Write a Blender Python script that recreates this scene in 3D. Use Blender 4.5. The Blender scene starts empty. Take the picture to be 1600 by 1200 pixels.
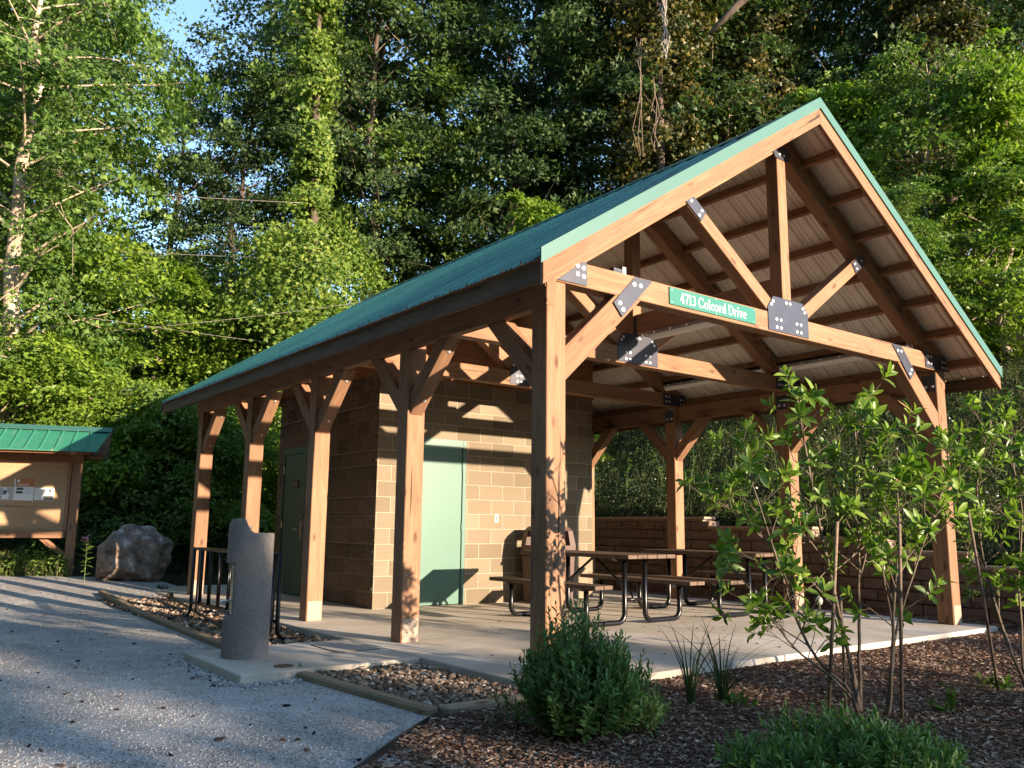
import bpy, bmesh, math, random
import numpy as np
from mathutils import Vector, Matrix
rng = np.random.default_rng(7)
random.seed(7)
scene = bpy.context.scene
COL = scene.collection
R = math.radians

# ------------------------------------------------------------------ helpers
def link(o, parent=None):
    COL.objects.link(o)
    if parent is not None:
        o.parent = parent
    return o

def tag(o, label=None, cat=None, group=None, kind=None):
    if label: o['label'] = label
    if cat: o['category'] = cat
    if group: o['group'] = group
    if kind: o['kind'] = kind
    return o

def thing(name, label, cat, loc=(0, 0, 0), rz=0.0, group=None):
    o = bpy.data.objects.new(name, None)
    o.empty_display_size = 0.2
    o.location = loc
    o.rotation_euler = (0, 0, rz)
    link(o)
    return tag(o, label, cat, group)

def mesh_np(name, verts, polys, mats=(), smooth=False, midx=None):
    """polys: list of integer arrays (n,k)"""
    me = bpy.data.meshes.new(name)
    verts = np.asarray(verts, dtype=np.float32)
    me.vertices.add(len(verts))
    me.vertices.foreach_set('co', verts.ravel())
    loops = np.concatenate([np.asarray(p, dtype=np.int32).ravel() for p in polys])
    tot = np.concatenate([np.full(len(p), np.asarray(p).shape[1], dtype=np.int32) for p in polys])
    start = np.concatenate([[0], np.cumsum(tot)[:-1]]).astype(np.int32)
    me.loops.add(len(loops)); me.loops.foreach_set('vertex_index', loops)
    me.polygons.add(len(tot)); me.polygons.foreach_set('loop_start', start)
    me.polygons.foreach_set('loop_total', tot)
    if midx is not None:
        me.polygons.foreach_set('material_index', np.asarray(midx, dtype=np.int32))
    me.update(calc_edges=True)
    me.validate()
    me.polygons.foreach_set('use_smooth', np.full(len(me.polygons), bool(smooth)))
    for m in mats: me.materials.append(m)
    return me

def obj(name, me, parent=None, loc=None):
    o = bpy.data.objects.new(name, me)
    link(o, parent)
    if loc is not None: o.location = loc
    return o

class MB:
    """collects shapes in one mesh"""
    def __init__(self):
        self.v = []; self.f = []
    def add(self, vs, fs):
        b = len(self.v)
        self.v += [tuple(v) for v in vs]
        self.f += [tuple(i + b for i in f) for f in fs]
        return self
    def box(self, x0, x1, y0, y1, z0, z1):
        vs = [(x, y, z) for x in (x0, x1) for y in (y0, y1) for z in (z0, z1)]
        fs = [(0, 1, 3, 2), (4, 6, 7, 5), (0, 4, 5, 1), (2, 3, 7, 6), (0, 2, 6, 4), (1, 5, 7, 3)]
        return self.add(vs, fs)
    def prism(self, pts, axis, a, b):
        """pts: 2D outline; axis: 'x','y','z' extrusion from a to b"""
        n = len(pts)
        def P(p, t):
            if axis == 'y': return (p[0], t, p[1])
            if axis == 'x': return (t, p[0], p[1])
            return (p[0], p[1], t)
        vs = [P(p, a) for p in pts] + [P(p, b) for p in pts]
        fs = [tuple(range(n)), tuple(range(2 * n - 1, n - 1, -1))]
        fs += [(i, (i + 1) % n, n + (i + 1) % n, n + i) for i in range(n)]
        return self.add(vs, fs)
    def tube(self, pts, r, n=10, caps=True):
        pts = [Vector(p) for p in pts]
        m = len(pts)
        rr = r if hasattr(r, '__len__') else [r] * m
        vs = []; prev = None
        for i, p in enumerate(pts):
            t = (pts[min(i + 1, m - 1)] - pts[max(i - 1, 0)]).normalized()
            if prev is None:
                a = t.orthogonal().normalized()
            else:
                a = (prev - t * prev.dot(t)).normalized()
            prev = a; b = t.cross(a)
            for k in range(n):
                th = 2 * math.pi * k / n
                vs.append(p + (a * math.cos(th) + b * math.sin(th)) * rr[i])
        fs = []
        for i in range(m - 1):
            for k in range(n):
                fs.append((i * n + k, i * n + (k + 1) % n, (i + 1) * n + (k + 1) % n, (i + 1) * n + k))
        if caps:
            fs.append(tuple(range(n - 1, -1, -1))); fs.append(tuple(range((m - 1) * n, m * n)))
        return self.add(vs, fs)
    def build(self, name, mat, parent=None, smooth=False, bevel=0.0, loc=None, seg=1):
        me = bpy.data.meshes.new(name)
        me.from_pydata([tuple(v) for v in self.v], [], self.f)
        bm = bmesh.new(); bm.from_mesh(me)
        bmesh.ops.recalc_face_normals(bm, faces=bm.faces)
        if bevel > 0:
            es = [e for e in bm.edges if e.is_manifold and e.calc_face_angle(0) > 0.5]
            bmesh.ops.bevel(bm, geom=es, offset=bevel, segments=seg, affect='EDGES', clamp_overlap=True)
        bm.to_mesh(me); bm.free()
        for m in (mat if isinstance(mat, (list, tuple)) else [mat]): me.materials.append(m)
        if smooth:
            for p in me.polygons: p.use_smooth = True
        return obj(name, me, parent, loc)

def arc(c, r, a0, a1, n, f):
    return [f(c[0] + r * math.cos(a0 + (a1 - a0) * i / n), c[1] + r * math.sin(a0 + (a1 - a0) * i / n)) for i in range(n + 1)]

# ------------------------------------------------------------------ materials
def new_mat(name):
    m = bpy.data.materials.new(name); m.use_nodes = True
    nt = m.node_tree
    for n in list(nt.nodes): nt.nodes.remove(n)
    out = nt.nodes.new('ShaderNodeOutputMaterial')
    return m, nt, out

def N(nt, t, **kw):
    n = nt.nodes.new(t)
    for k, v in kw.items():
        if k.startswith('i_'):
            key = k[2:]
            n.inputs[int(key) if key.isdigit() else key.replace('_', ' ')].default_value = v
        else: setattr(n, k, v)
    return n

def ramp(nt, fac, stops):
    r = nt.nodes.new('ShaderNodeValToRGB')
    cr = r.color_ramp
    while len(cr.elements) < len(stops): cr.elements.new(0.5)
    for e, (p, c) in zip(cr.elements, stops):
        e.position = p; e.color = (*c, 1) if len(c) == 3 else c
    nt.links.new(fac, r.inputs[0])
    return r.outputs[0]

def mix(nt, a, b, fac, mode='MIX'):
    m = nt.nodes.new('ShaderNodeMix'); m.data_type = 'RGBA'; m.blend_type = mode
    L = nt.links
    for s, v in ((m.inputs[6], a), (m.inputs[7], b), (m.inputs[0], fac)):
        if hasattr(v, 'is_linked'): L.new(v, s)
        else: s.default_value = (*v, 1) if hasattr(v, '__len__') and len(v) == 3 else v
    return m.outputs[2]

def coords(nt, scale=(1, 1, 1), kind='Object', rand=False):
    tc = nt.nodes.new('ShaderNodeTexCoord')
    mp = nt.nodes.new('ShaderNodeMapping'); mp.inputs['Scale'].default_value = scale
    nt.links.new(tc.outputs[kind], mp.inputs[0])
    if rand:
        oi = nt.nodes.new('ShaderNodeObjectInfo')
        mm = N(nt, 'ShaderNodeMath', operation='MULTIPLY', i_1=37.0)
        nt.links.new(oi.outputs['Random'], mm.inputs[0])
        cb = nt.nodes.new('ShaderNodeCombineXYZ')
        for k in range(3): nt.links.new(mm.outputs[0], cb.inputs[k])
        nt.links.new(cb.outputs[0], mp.inputs['Location'])
    return mp.outputs[0]

def noise(nt, vec, scale, detail=4, rough=0.55, dist=0.0, out='Fac'):
    n = N(nt, 'ShaderNodeTexNoise', i_Scale=scale, i_Detail=detail, i_Roughness=rough, i_Distortion=dist)
    nt.links.new(vec, n.inputs['Vector'])
    return n.outputs[out]

def bump(nt, h, strength, dist=0.01, prev=None):
    b = N(nt, 'ShaderNodeBump', i_Strength=strength, i_Distance=dist)
    nt.links.new(h, b.inputs['Height'])
    if prev is not None: nt.links.new(prev, b.inputs['Normal'])
    return b.outputs[0]

def principled(nt, out, color, rough=0.6, metal=0.0, normal=None, spec=0.5):
    p = nt.nodes.new('ShaderNodeBsdfPrincipled')
    if hasattr(color, 'is_linked'): nt.links.new(color, p.inputs['Base Color'])
    else: p.inputs['Base Color'].default_value = (*color, 1)
    if hasattr(rough, 'is_linked'): nt.links.new(rough, p.inputs['Roughness'])
    else: p.inputs['Roughness'].default_value = rough
    p.inputs['Metallic'].default_value = metal
    p.inputs['Specular IOR Level'].default_value = spec
    if normal is not None: nt.links.new(normal, p.inputs['Normal'])
    nt.links.new(p.outputs[0], out.inputs[0])
    return p

def wood_mat(name, dark, light, knot, grain=1.0, rough=0.7):
    m, nt, out = new_mat(name)
    v = coords(nt, (0.9, 11, 11), rand=True)
    g1 = noise(nt, v, 2.2 * grain, 6, 0.62, 0.8)
    v2 = coords(nt, (1.5, 60, 60), rand=True)
    g2 = noise(nt, v2, 2.0, 3, 0.6)
    c = ramp(nt, g1, [(0.25, dark), (0.5, tuple((a + b) / 2 for a, b in zip(dark, light))), (0.72, light)])
    c = mix(nt, c, ramp(nt, g2, [(0.3, (0.72, 0.68, 0.64)), (0.65, (1.06, 1.05, 1.04))]), 0.75, 'MULTIPLY')
    vk = coords(nt, (2.6, 7.0, 7.0), rand=True)
    vo = N(nt, 'ShaderNodeTexVoronoi', i_Scale=1.0); nt.links.new(vk, vo.inputs['Vector'])
    kf = ramp(nt, vo.outputs['Distance'], [(0.08, (1, 1, 1)), (0.19, (0, 0, 0))])
    c = mix(nt, c, knot, kf)
    vcr = coords(nt, (0.55, 34, 34), rand=True)
    ck = ramp(nt, noise(nt, vcr, 1.3, 2, 0.5), [(0.27, (1, 1, 1)), (0.31, (0, 0, 0))])
    c = mix(nt, c, tuple(k_ * 0.45 for k_ in knot), ck)
    vb = coords(nt, (0.7, 1.5, 1.5), rand=True)
    blot = noise(nt, vb, 2.0, 3)
    c = mix(nt, c, ramp(nt, blot, [(0.3, (0.8, 0.77, 0.75)), (0.7, (1.08, 1.06, 1.05))]), 0.8, 'MULTIPLY')
    oi = nt.nodes.new('ShaderNodeObjectInfo')
    c = mix(nt, c, ramp(nt, oi.outputs['Random'], [(0, (0.86, 0.84, 0.82)), (1, (1.08, 1.07, 1.06))]), 1.0, 'MULTIPLY')
    principled(nt, out, c, rough, normal=bump(nt, g2, 0.35, 0.004), spec=0.25)
    return m

def speck_mat(name, stops, scale, rough=0.8, bstr=0.3, bdist=0.005, big=None, bigscale=0.6, spec=0.3, kind='Object', stretch=(1, 1, 1), metal=0.0):
    m, nt, out = new_mat(name)
    v = coords(nt, stretch, kind)
    f = noise(nt, v, scale, 5, 0.65)
    c = ramp(nt, f, stops)
    if big:
        c = mix(nt, c, ramp(nt, noise(nt, v, bigscale, 4, 0.6), big), 1.0, 'MULTIPLY')
    principled(nt, out, c, rough, metal, bump(nt, f, bstr, bdist) if bstr else None, spec)
    return m

def leaf_mat(name, c0, c1, c2, trans=0.35, rough=0.45, gloss=0.3):
    m, nt, out = new_mat(name)
    g = nt.nodes.new('ShaderNodeNewGeometry')
    c = ramp(nt, g.outputs['Random Per Island'], [(0.0, c0), (0.5, c1), (1.0, c2)])
    tc = coords(nt, (1, 1, 1))
    c = mix(nt, c, ramp(nt, noise(nt, tc, 0.9, 3), [(0.3, (0.72, 0.78, 0.7)), (0.7, (1.2, 1.15, 1.05))]), 1.0, 'MULTIPLY')
    p = N(nt, 'ShaderNodeBsdfPrincipled', i_Roughness=rough)
    p.inputs['Specular IOR Level'].default_value = gloss
    nt.links.new(c, p.inputs['Base Color'])
    t = nt.nodes.new('ShaderNodeBsdfTranslucent')
    nt.links.new(mix(nt, c, (1.05, 1.2, 0.55), 1.0, 'MULTIPLY'), t.inputs[0])
    ms = N(nt, 'ShaderNodeMixShader', i_0=trans)
    nt.links.new(p.outputs[0], ms.inputs[1]); nt.links.new(t.outputs[0], ms.inputs[2])
    nt.links.new(ms.outputs[0], out.inputs[0])
    return m

M = {}
M['wood'] = wood_mat('stained_timber', (0.245, 0.136, 0.078), (0.385, 0.232, 0.139), (0.13, 0.068, 0.04))
M['wood_dark'] = wood_mat('stained_boards', (0.22, 0.098, 0.045), (0.36, 0.175, 0.085), (0.13, 0.055, 0.025))
M['fascia'] = wood_mat('shaded_fascia', (0.085, 0.058, 0.036), (0.16, 0.112, 0.07), (0.05, 0.035, 0.02))  # fascia timber with the shade at the eaves put into its colour
M['timber_edge'] = wood_mat('weathered_timber', (0.20, 0.155, 0.10), (0.36, 0.29, 0.19), (0.13, 0.09, 0.05))
M['plank'] = wood_mat('table_plank', (0.10, 0.068, 0.05), (0.19, 0.135, 0.098), (0.06, 0.04, 0.03))
M['plywood'] = wood_mat('kiosk_panel', (0.40, 0.27, 0.155), (0.47, 0.325, 0.19), (0.36, 0.23, 0.12), 0.5)
M['siding'] = wood_mat('siding_boards', (0.24, 0.11, 0.05), (0.37, 0.18, 0.085), (0.16, 0.07, 0.03))

def paint(name, col, rough=0.4, var=0.12, metal=0.0, spec=0.5, scale=3.0, bs=0.05):
    lo = tuple(c * (1 - var) for c in col); hi = tuple(min(1, c * (1 + var)) for c in col)
    return speck_mat(name, [(0.3, lo), (0.7, hi)], scale, rough, bs, 0.002, spec=spec, metal=metal)
M['black'] = paint('black_steel', (0.005, 0.005, 0.006), 0.3, 0.3, spec=0.4)
M['plate'] = paint('black_plate', (0.036, 0.040, 0.062), 0.4, 0.25, scale=8)
M['bolt'] = paint('galvanised_bolt', (0.72, 0.72, 0.72), 0.3, 0.08, 0.5)
M['galv'] = paint('galvanised_steel', (0.32, 0.25, 0.185), 0.6, 0.12, 0.0, scale=12)
M['green_trim'] = paint('green_trim', (0.045, 0.145, 0.118), 0.5, 0.05)
M['roof_under'] = paint('panel_underside', (0.86, 0.80, 0.69), 0.55, 0.06)
M['sign_green'] = paint('sign_green', (0.022, 0.17, 0.12), 0.35, 0.03, bs=0)
M['white'] = paint('white_vinyl', (0.85, 0.85, 0.82), 0.5, 0.02, bs=0)
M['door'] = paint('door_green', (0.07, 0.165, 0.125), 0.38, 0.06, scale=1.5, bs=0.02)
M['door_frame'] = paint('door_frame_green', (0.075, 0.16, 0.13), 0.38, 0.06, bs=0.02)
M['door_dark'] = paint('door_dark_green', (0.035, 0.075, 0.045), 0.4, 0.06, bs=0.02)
M['sign_brown'] = paint('sign_brown', (0.035, 0.022, 0.016), 0.4, 0.05, bs=0)
M['tan_text'] = paint('tan_lettering', (0.45, 0.33, 0.2), 0.5, 0.02, bs=0)
M['brass'] = paint('lever_metal', (0.62, 0.52, 0.36), 0.28, 0.05, 0.9, bs=0)
M['steel'] = paint('stainless', (0.42, 0.40, 0.36), 0.33, 0.08, 0.9, bs=0)
M['lens'] = paint('lamp_lens', (0.88, 0.86, 0.82), 0.3, 0.03, bs=0)
M['lamp_body'] = paint('lamp_housing', (0.30, 0.29, 0.28), 0.4, 0.05, bs=0)
M['can'] = paint('trash_brown', (0.10, 0.058, 0.045), 0.55, 0.12, scale=20)
M['can_dark'] = paint('trash_inside', (0.02, 0.015, 0.012), 0.8, 0.1)
M['ivory'] = paint('ivory_plastic', (0.6, 0.5, 0.36), 0.4, 0.03, bs=0)
M['paper'] = paint('paper', (0.78, 0.76, 0.72), 0.6, 0.02, bs=0)
M['paper_orange'] = paint('orange_header', (0.42, 0.15, 0.05), 0.6, 0.05, bs=0)
M['ink'] = paint('dark_ink', (0.06, 0.07, 0.06), 0.6, 0.4, scale=40, bs=0)
M['ink_grey'] = paint('grey_ink', (0.4, 0.4, 0.4), 0.6, 0.2, scale=40, bs=0)
M['ink_green'] = paint('green_ink', (0.03, 0.12, 0.07), 0.6, 0.2, bs=0)
M['rust'] = paint('rusty_bar', (0.10, 0.06, 0.035), 0.7, 0.4, scale=15)
M['wire'] = paint('wire', (0.26, 0.22, 0.19), 0.5, 0.1, bs=0)
M['stake'] = wood_mat('stake_wood', (0.16, 0.12, 0.09), (0.30, 0.235, 0.18), (0.1, 0.07, 0.05))
M['galv_grey'] = paint('grey_sheet_metal', (0.30, 0.29, 0.28), 0.5, 0.1, scale=6)
M['edging'] = paint('edging', (0.03, 0.03, 0.03), 0.6, 0.3)
M['petal'] = paint('pale_petal', (0.75, 0.72, 0.6), 0.5, 0.05)
M['petal_brown'] = paint('withered_petal', (0.30, 0.17, 0.10), 0.7, 0.2)
M['pink'] = paint('pink_petal', (0.55, 0.22, 0.30), 0.6, 0.1)

# roof metal, with the ribs' reflected light and dark painted in as streaks
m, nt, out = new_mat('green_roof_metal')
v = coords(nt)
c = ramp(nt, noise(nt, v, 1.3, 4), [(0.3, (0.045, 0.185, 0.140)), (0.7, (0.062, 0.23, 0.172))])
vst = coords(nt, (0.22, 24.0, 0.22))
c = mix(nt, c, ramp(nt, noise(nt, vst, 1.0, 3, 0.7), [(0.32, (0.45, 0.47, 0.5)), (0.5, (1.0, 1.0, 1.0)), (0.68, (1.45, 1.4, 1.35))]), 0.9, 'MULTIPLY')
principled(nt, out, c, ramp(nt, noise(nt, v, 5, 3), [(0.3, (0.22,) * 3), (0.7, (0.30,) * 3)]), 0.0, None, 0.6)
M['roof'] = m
m, nt, out = new_mat('kiosk_roof_metal')
v = coords(nt, (6, 1.2, 1.2))
c = mix(nt, (0.035, 0.20, 0.125), (0.45, 0.36, 0.24), ramp(nt, noise(nt, v, 2.2, 5, 0.7, 0.5), [(0.58, (0, 0, 0)), (0.75, (0.7,) * 3)]))
principled(nt, out, c, 0.4)
M['kroof'] = m

# concrete
m, nt, out = new_mat('concrete')
v = coords(nt)
c = ramp(nt, noise(nt, v, 1.1, 5, 0.6), [(0.25, (0.54, 0.49, 0.415)), (0.75, (0.68, 0.625, 0.54))])
c = mix(nt, c, ramp(nt, noise(nt, v, 160, 3, 0.7), [(0.25, (0.82,) * 3), (0.7, (1.08,) * 3)]), 1.0, 'MULTIPLY')
st = ramp(nt, noise(nt, v, 0.55, 6, 0.7, 1.2), [(0.42, (0.74, 0.70, 0.64)), (0.6, (1, 1, 1))])
c = mix(nt, c, st, 0.9, 'MULTIPLY')
st = ramp(nt, noise(nt, v, 9.0, 4, 0.6), [(0.66, (1, 1, 1)), (0.74, (0.72, 0.68, 0.62))])
c = mix(nt, c, st, 0.7, 'MULTIPLY')
principled(nt, out, c, 0.85, normal=bump(nt, noise(nt, v, 140, 4), 0.25, 0.003), spec=0.2)
M['concrete'] = m
# pebbled concrete of the fountain
m, nt, out = new_mat('aggregate_concrete')
v = coords(nt)
vo = N(nt, 'ShaderNodeTexVoronoi', i_Scale=95.0); nt.links.new(v, vo.inputs['Vector'])
c = mix(nt, ramp(nt, noise(nt, v, 60, 5, 0.7), [(0.3, (0.205, 0.182, 0.165)), (0.7, (0.32, 0.288, 0.265))]),
        ramp(nt, vo.outputs['Color'], [(0.1, (0.8,) * 3), (0.5, (1.0,) * 3), (0.93, (1.06,) * 3), (0.97, (1.6,) * 3)]), 0.7, 'MULTIPLY')
c = mix(nt, c, ramp(nt, noise(nt, v, 4, 4), [(0.3, (0.8, 0.78, 0.76)), (0.7, (1.1, 1.08, 1.08))]), 1.0, 'MULTIPLY')
principled(nt, out, c, 0.85, normal=bump(nt, noise(nt, v, 90, 4, 0.75), 0.9, 0.006), spec=0.2)
M['aggregate'] = m
# block wall (UV in metres)
def cmu(name, ca, cb, bstr, mortar):
    m, nt, out = new_mat(name)
    v = coords(nt, (1, 1, 1), 'UV')
    def brick(c1, c2, mo):
        b = N(nt, 'ShaderNodeTexBrick', offset=0.5, offset_frequency=2, squash=1.0)
        b.inputs['Scale'].default_value = 1.0
        b.inputs['Mortar Size'].default_value = 0.0062
        b.inputs['Mortar Smooth'].default_value = 0.5
        b.inputs['Brick Width'].default_value = 0.4064
        b.inputs['Row Height'].default_value = 0.2032
        b.inputs['Color1'].default_value = (*c1, 1); b.inputs['Color2'].default_value = (*c2, 1)
        b.inputs['Mortar'].default_value = (*mo, 1)
        nt.links.new(v, b.inputs['Vector'])
        return b
    b = brick(ca, cb, mortar)
    c = b.outputs['Color']
    c = mix(nt, c, ramp(nt, noise(nt, v, 75, 5, 0.75), [(0.25, (0.66,) * 3), (0.7, (1.14,) * 3)]), 1.0, 'MULTIPLY')
    c = mix(nt, c, ramp(nt, noise(nt, v, 0.8, 4), [(0.3, (0.88, 0.86, 0.84)), (0.7, (1.07, 1.06, 1.05))]), 1.0, 'MULTIPLY')
    inv = N(nt, 'ShaderNodeMath', operation='SUBTRACT', i_0=1.0); nt.links.new(b.outputs['Fac'], inv.inputs[1])
    n0 = bump(nt, noise(nt, v, 38, 5, 0.7), bstr, 0.012)
    principled(nt, out, c, 0.92, normal=bump(nt, inv.outputs[0], 0.6, 0.006, n0), spec=0.12)
    return m
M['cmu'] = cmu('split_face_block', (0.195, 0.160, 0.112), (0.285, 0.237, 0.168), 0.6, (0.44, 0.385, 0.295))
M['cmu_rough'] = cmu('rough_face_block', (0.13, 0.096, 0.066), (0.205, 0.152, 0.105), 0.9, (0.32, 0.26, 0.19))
M['retwall'] = speck_mat('retaining_block', [(0.25, (0.13, 0.095, 0.075)), (0.75, (0.25, 0.185, 0.145))], 22, 0.95, 0.8, 0.02, [(0.3, (0.75,) * 3), (0.7, (1.15,) * 3)], 1.6, 0.1)
M['cap'] = speck_mat('cap_block', [(0.25, (0.30, 0.22, 0.16)), (0.75, (0.42, 0.32, 0.24))], 30, 0.95, 0.5, 0.01, spec=0.1)
M['boulder'] = speck_mat('boulder', [(0.28, (0.06, 0.045, 0.036)), (0.45, (0.22, 0.175, 0.145)), (0.58, (0.34, 0.295, 0.255)), (0.68, (0.70, 0.66, 0.61))], 5.0, 0.9, 0.9, 0.05, [(0.3, (0.75, 0.68, 0.6)), (0.7, (1.15,) * 3)], 1.6, 0.2)
# gravel
m, nt, out = new_mat('gravel')
v = coords(nt)
vo = N(nt, 'ShaderNodeTexVoronoi', i_Scale=75.0); nt.links.new(v, vo.inputs['Vector'])
vo2 = N(nt, 'ShaderNodeTexVoronoi', i_Scale=120.0); nt.links.new(v, vo2.inputs['Vector'])
sp = nt.nodes.new('ShaderNodeSeparateColor'); nt.links.new(vo.outputs['Color'], sp.inputs[0])
c = ramp(nt, sp.outputs[0], [(0.0, (0.27, 0.255, 0.24)), (0.35, (0.41, 0.39, 0.365)), (0.75, (0.50, 0.475, 0.44)), (0.94, (0.57, 0.55, 0.52)), (0.98, (0.64, 0.63, 0.615))])
sp2 = nt.nodes.new('ShaderNodeSeparateColor'); nt.links.new(vo2.outputs['Color'], sp2.inputs[0])
c = mix(nt, c, ramp(nt, sp2.outputs[1], [(0, (0.72,) * 3), (0.8, (1.06,) * 3), (1, (1.25,) * 3)]), 0.7, 'MULTIPLY')
mk = noise(nt, v, 0.9, 6, 0.68, 0.6)
c = mix(nt, c, (0.52, 0.495, 0.46), ramp(nt, mk, [(0.5, (0, 0, 0)), (0.68, (0.7,) * 3)]))
c = mix(nt, c, ramp(nt, noise(nt, v, 3.5, 5, 0.7), [(0.3, (0.7, 0.69, 0.67)), (0.65, (1.1,) * 3)]), 0.85, 'MULTIPLY')
c = mix(nt, c, ramp(nt, noise(nt, v, 0.35, 4, 0.6, 0.5), [(0.35, (0.78, 0.76, 0.74)), (0.65, (1.06, 1.06, 1.06))]), 0.9, 'MULTIPLY')
n0 = bump(nt, vo.outputs['Distance'], 0.7, 0.012)
principled(nt, out, c, 0.9, normal=bump(nt, vo2.outputs['Distance'], 0.5, 0.006, n0), spec=0.15)
M['gravel'] = m
M['soil'] = speck_mat('forest_floor', [(0.25, (0.018, 0.016, 0.010)), (0.55, (0.035, 0.034, 0.016)), (0.8, (0.05, 0.06, 0.02))], 3.0, 1.0, 0.8, 0.05, spec=0.05)
M['mulch'] = speck_mat('mulch_base', [(0.25, (0.04, 0.024, 0.017)), (0.5, (0.09, 0.055, 0.04)), (0.75, (0.16, 0.105, 0.08))], 45, 1.0, 1.0, 0.02, [(0.3, (0.7,) * 3), (0.7, (1.25,) * 3)], 2.2, 0.05)
M['bedbase'] = speck_mat('bed_base', [(0.3, (0.04, 0.03, 0.022)), (0.7, (0.10, 0.075, 0.055))], 60, 1.0, 0.6, 0.01, spec=0.05)
def island_mat(name, stops, rough=0.85, spec=0.2, nscale=60, bs=0.25):
    m, nt, out = new_mat(name)
    g = nt.nodes.new('ShaderNodeNewGeometry')
    c = ramp(nt, g.outputs['Random Per Island'], stops)
    v = coords(nt)
    f = noise(nt, v, nscale, 4)
    c = mix(nt, c, ramp(nt, f, [(0.3, (0.75,) * 3), (0.7, (1.15,) * 3)]), 1.0, 'MULTIPLY')
    principled(nt, out, c, rough, normal=bump(nt, f, bs, 0.004), spec=spec)
    return m
M['riverrock'] = island_mat('river_rock', [(0, (0.07, 0.047, 0.03)), (0.3, (0.15, 0.10, 0.066)), (0.6, (0.22, 0.158, 0.108)), (0.85, (0.31, 0.24, 0.175)), (1, (0.55, 0.49, 0.41))])
M['chips'] = island_mat('wood_chips', [(0, (0.075, 0.042, 0.027)), (0.45, (0.175, 0.108, 0.075)), (0.8, (0.285, 0.195, 0.142)), (1, (0.52, 0.42, 0.33))], 0.95, 0.1)
M['stones'] = island_mat('gravel_stones', [(0, (0.13, 0.125, 0.12)), (0.5, (0.37, 0.365, 0.355)), (0.85, (0.45, 0.44, 0.43)), (1, (0.60, 0.585, 0.565))])
M['litter'] = island_mat('dark_litter', [(0, (0.012, 0.011, 0.011)), (0.6, (0.04, 0.03, 0.025)), (1, (0.16, 0.08, 0.05))])
M['bark'] = speck_mat('bark', [(0.3, (0.06, 0.045, 0.035)), (0.7, (0.16, 0.125, 0.10))], 6, 0.95, 0.8, 0.03, spec=0.1, stretch=(1, 1, 0.25))
M['bark_pale'] = speck_mat('pale_bark', [(0.25, (0.20, 0.15, 0.11)), (0.5, (0.42, 0.33, 0.25)), (0.75, (0.58, 0.48, 0.38))], 4, 0.9, 0.5, 0.02, spec=0.1, stretch=(1, 1, 0.4))
M['twig'] = speck_mat('twig', [(0.3, (0.10, 0.075, 0.055)), (0.7, (0.26, 0.21, 0.16))], 14, 0.85, 0.4, 0.004, spec=0.1, stretch=(1, 1, 0.4))
M['stem'] = paint('green_stem', (0.13, 0.17, 0.06), 0.6, 0.2)

LF = {}
LF['bright'] = leaf_mat('bright_leaf', (0.10, 0.180, 0.024), (0.178, 0.282, 0.034), (0.295, 0.405, 0.058), 0.42)
LF['maple'] = leaf_mat('maple_leaf', (0.060, 0.125, 0.028), (0.105, 0.190, 0.040), (0.180, 0.28, 0.065), 0.36)
LF['mid'] = leaf_mat('mid_leaf', (0.068, 0.13, 0.027), (0.115, 0.195, 0.038), (0.19, 0.28, 0.06), 0.38)
LF['dark'] = leaf_mat('dark_leaf', (0.038, 0.076, 0.030), (0.066, 0.118, 0.044), (0.115, 0.175, 0.067), 0.35)
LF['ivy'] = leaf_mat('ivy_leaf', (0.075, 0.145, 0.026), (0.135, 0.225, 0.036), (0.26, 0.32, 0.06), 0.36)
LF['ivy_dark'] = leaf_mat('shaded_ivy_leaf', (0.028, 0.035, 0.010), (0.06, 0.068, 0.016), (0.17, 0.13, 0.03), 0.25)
LF['magnolia'] = leaf_mat('magnolia_leaf', (0.09, 0.18, 0.025), (0.16, 0.27, 0.036), (0.28, 0.40, 0.07), 0.36, 0.38, 0.4)
LF['shrub'] = leaf_mat('shrub_leaf', (0.075, 0.155, 0.042), (0.13, 0.24, 0.066), (0.215, 0.34, 0.105), 0.25, 0.55)
LF['cover'] = leaf_mat('cover_leaf', (0.07, 0.155, 0.042), (0.12, 0.235, 0.062), (0.20, 0.34, 0.10), 0.25, 0.5)
LF['slope'] = leaf_mat('slope_leaf', (0.035, 0.06, 0.02), (0.065, 0.10, 0.032), (0.12, 0.15, 0.055), 0.3, 0.7)
LF['iris'] = leaf_mat('iris_leaf', (0.03, 0.055, 0.02), (0.05, 0.09, 0.03), (0.10, 0.14, 0.05), 0.2, 0.45)
LF['grass'] = leaf_mat('grass_blade', (0.03, 0.05, 0.016), (0.06, 0.08, 0.025), (0.22, 0.19, 0.09), 0.25, 0.7)
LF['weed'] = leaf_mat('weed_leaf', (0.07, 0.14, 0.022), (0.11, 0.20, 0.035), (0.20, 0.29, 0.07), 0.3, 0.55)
LF['weed_dark'] = leaf_mat('shade_weed_leaf', (0.02, 0.045, 0.014), (0.04, 0.075, 0.022), (0.07, 0.11, 0.035), 0.25, 0.6)

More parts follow.
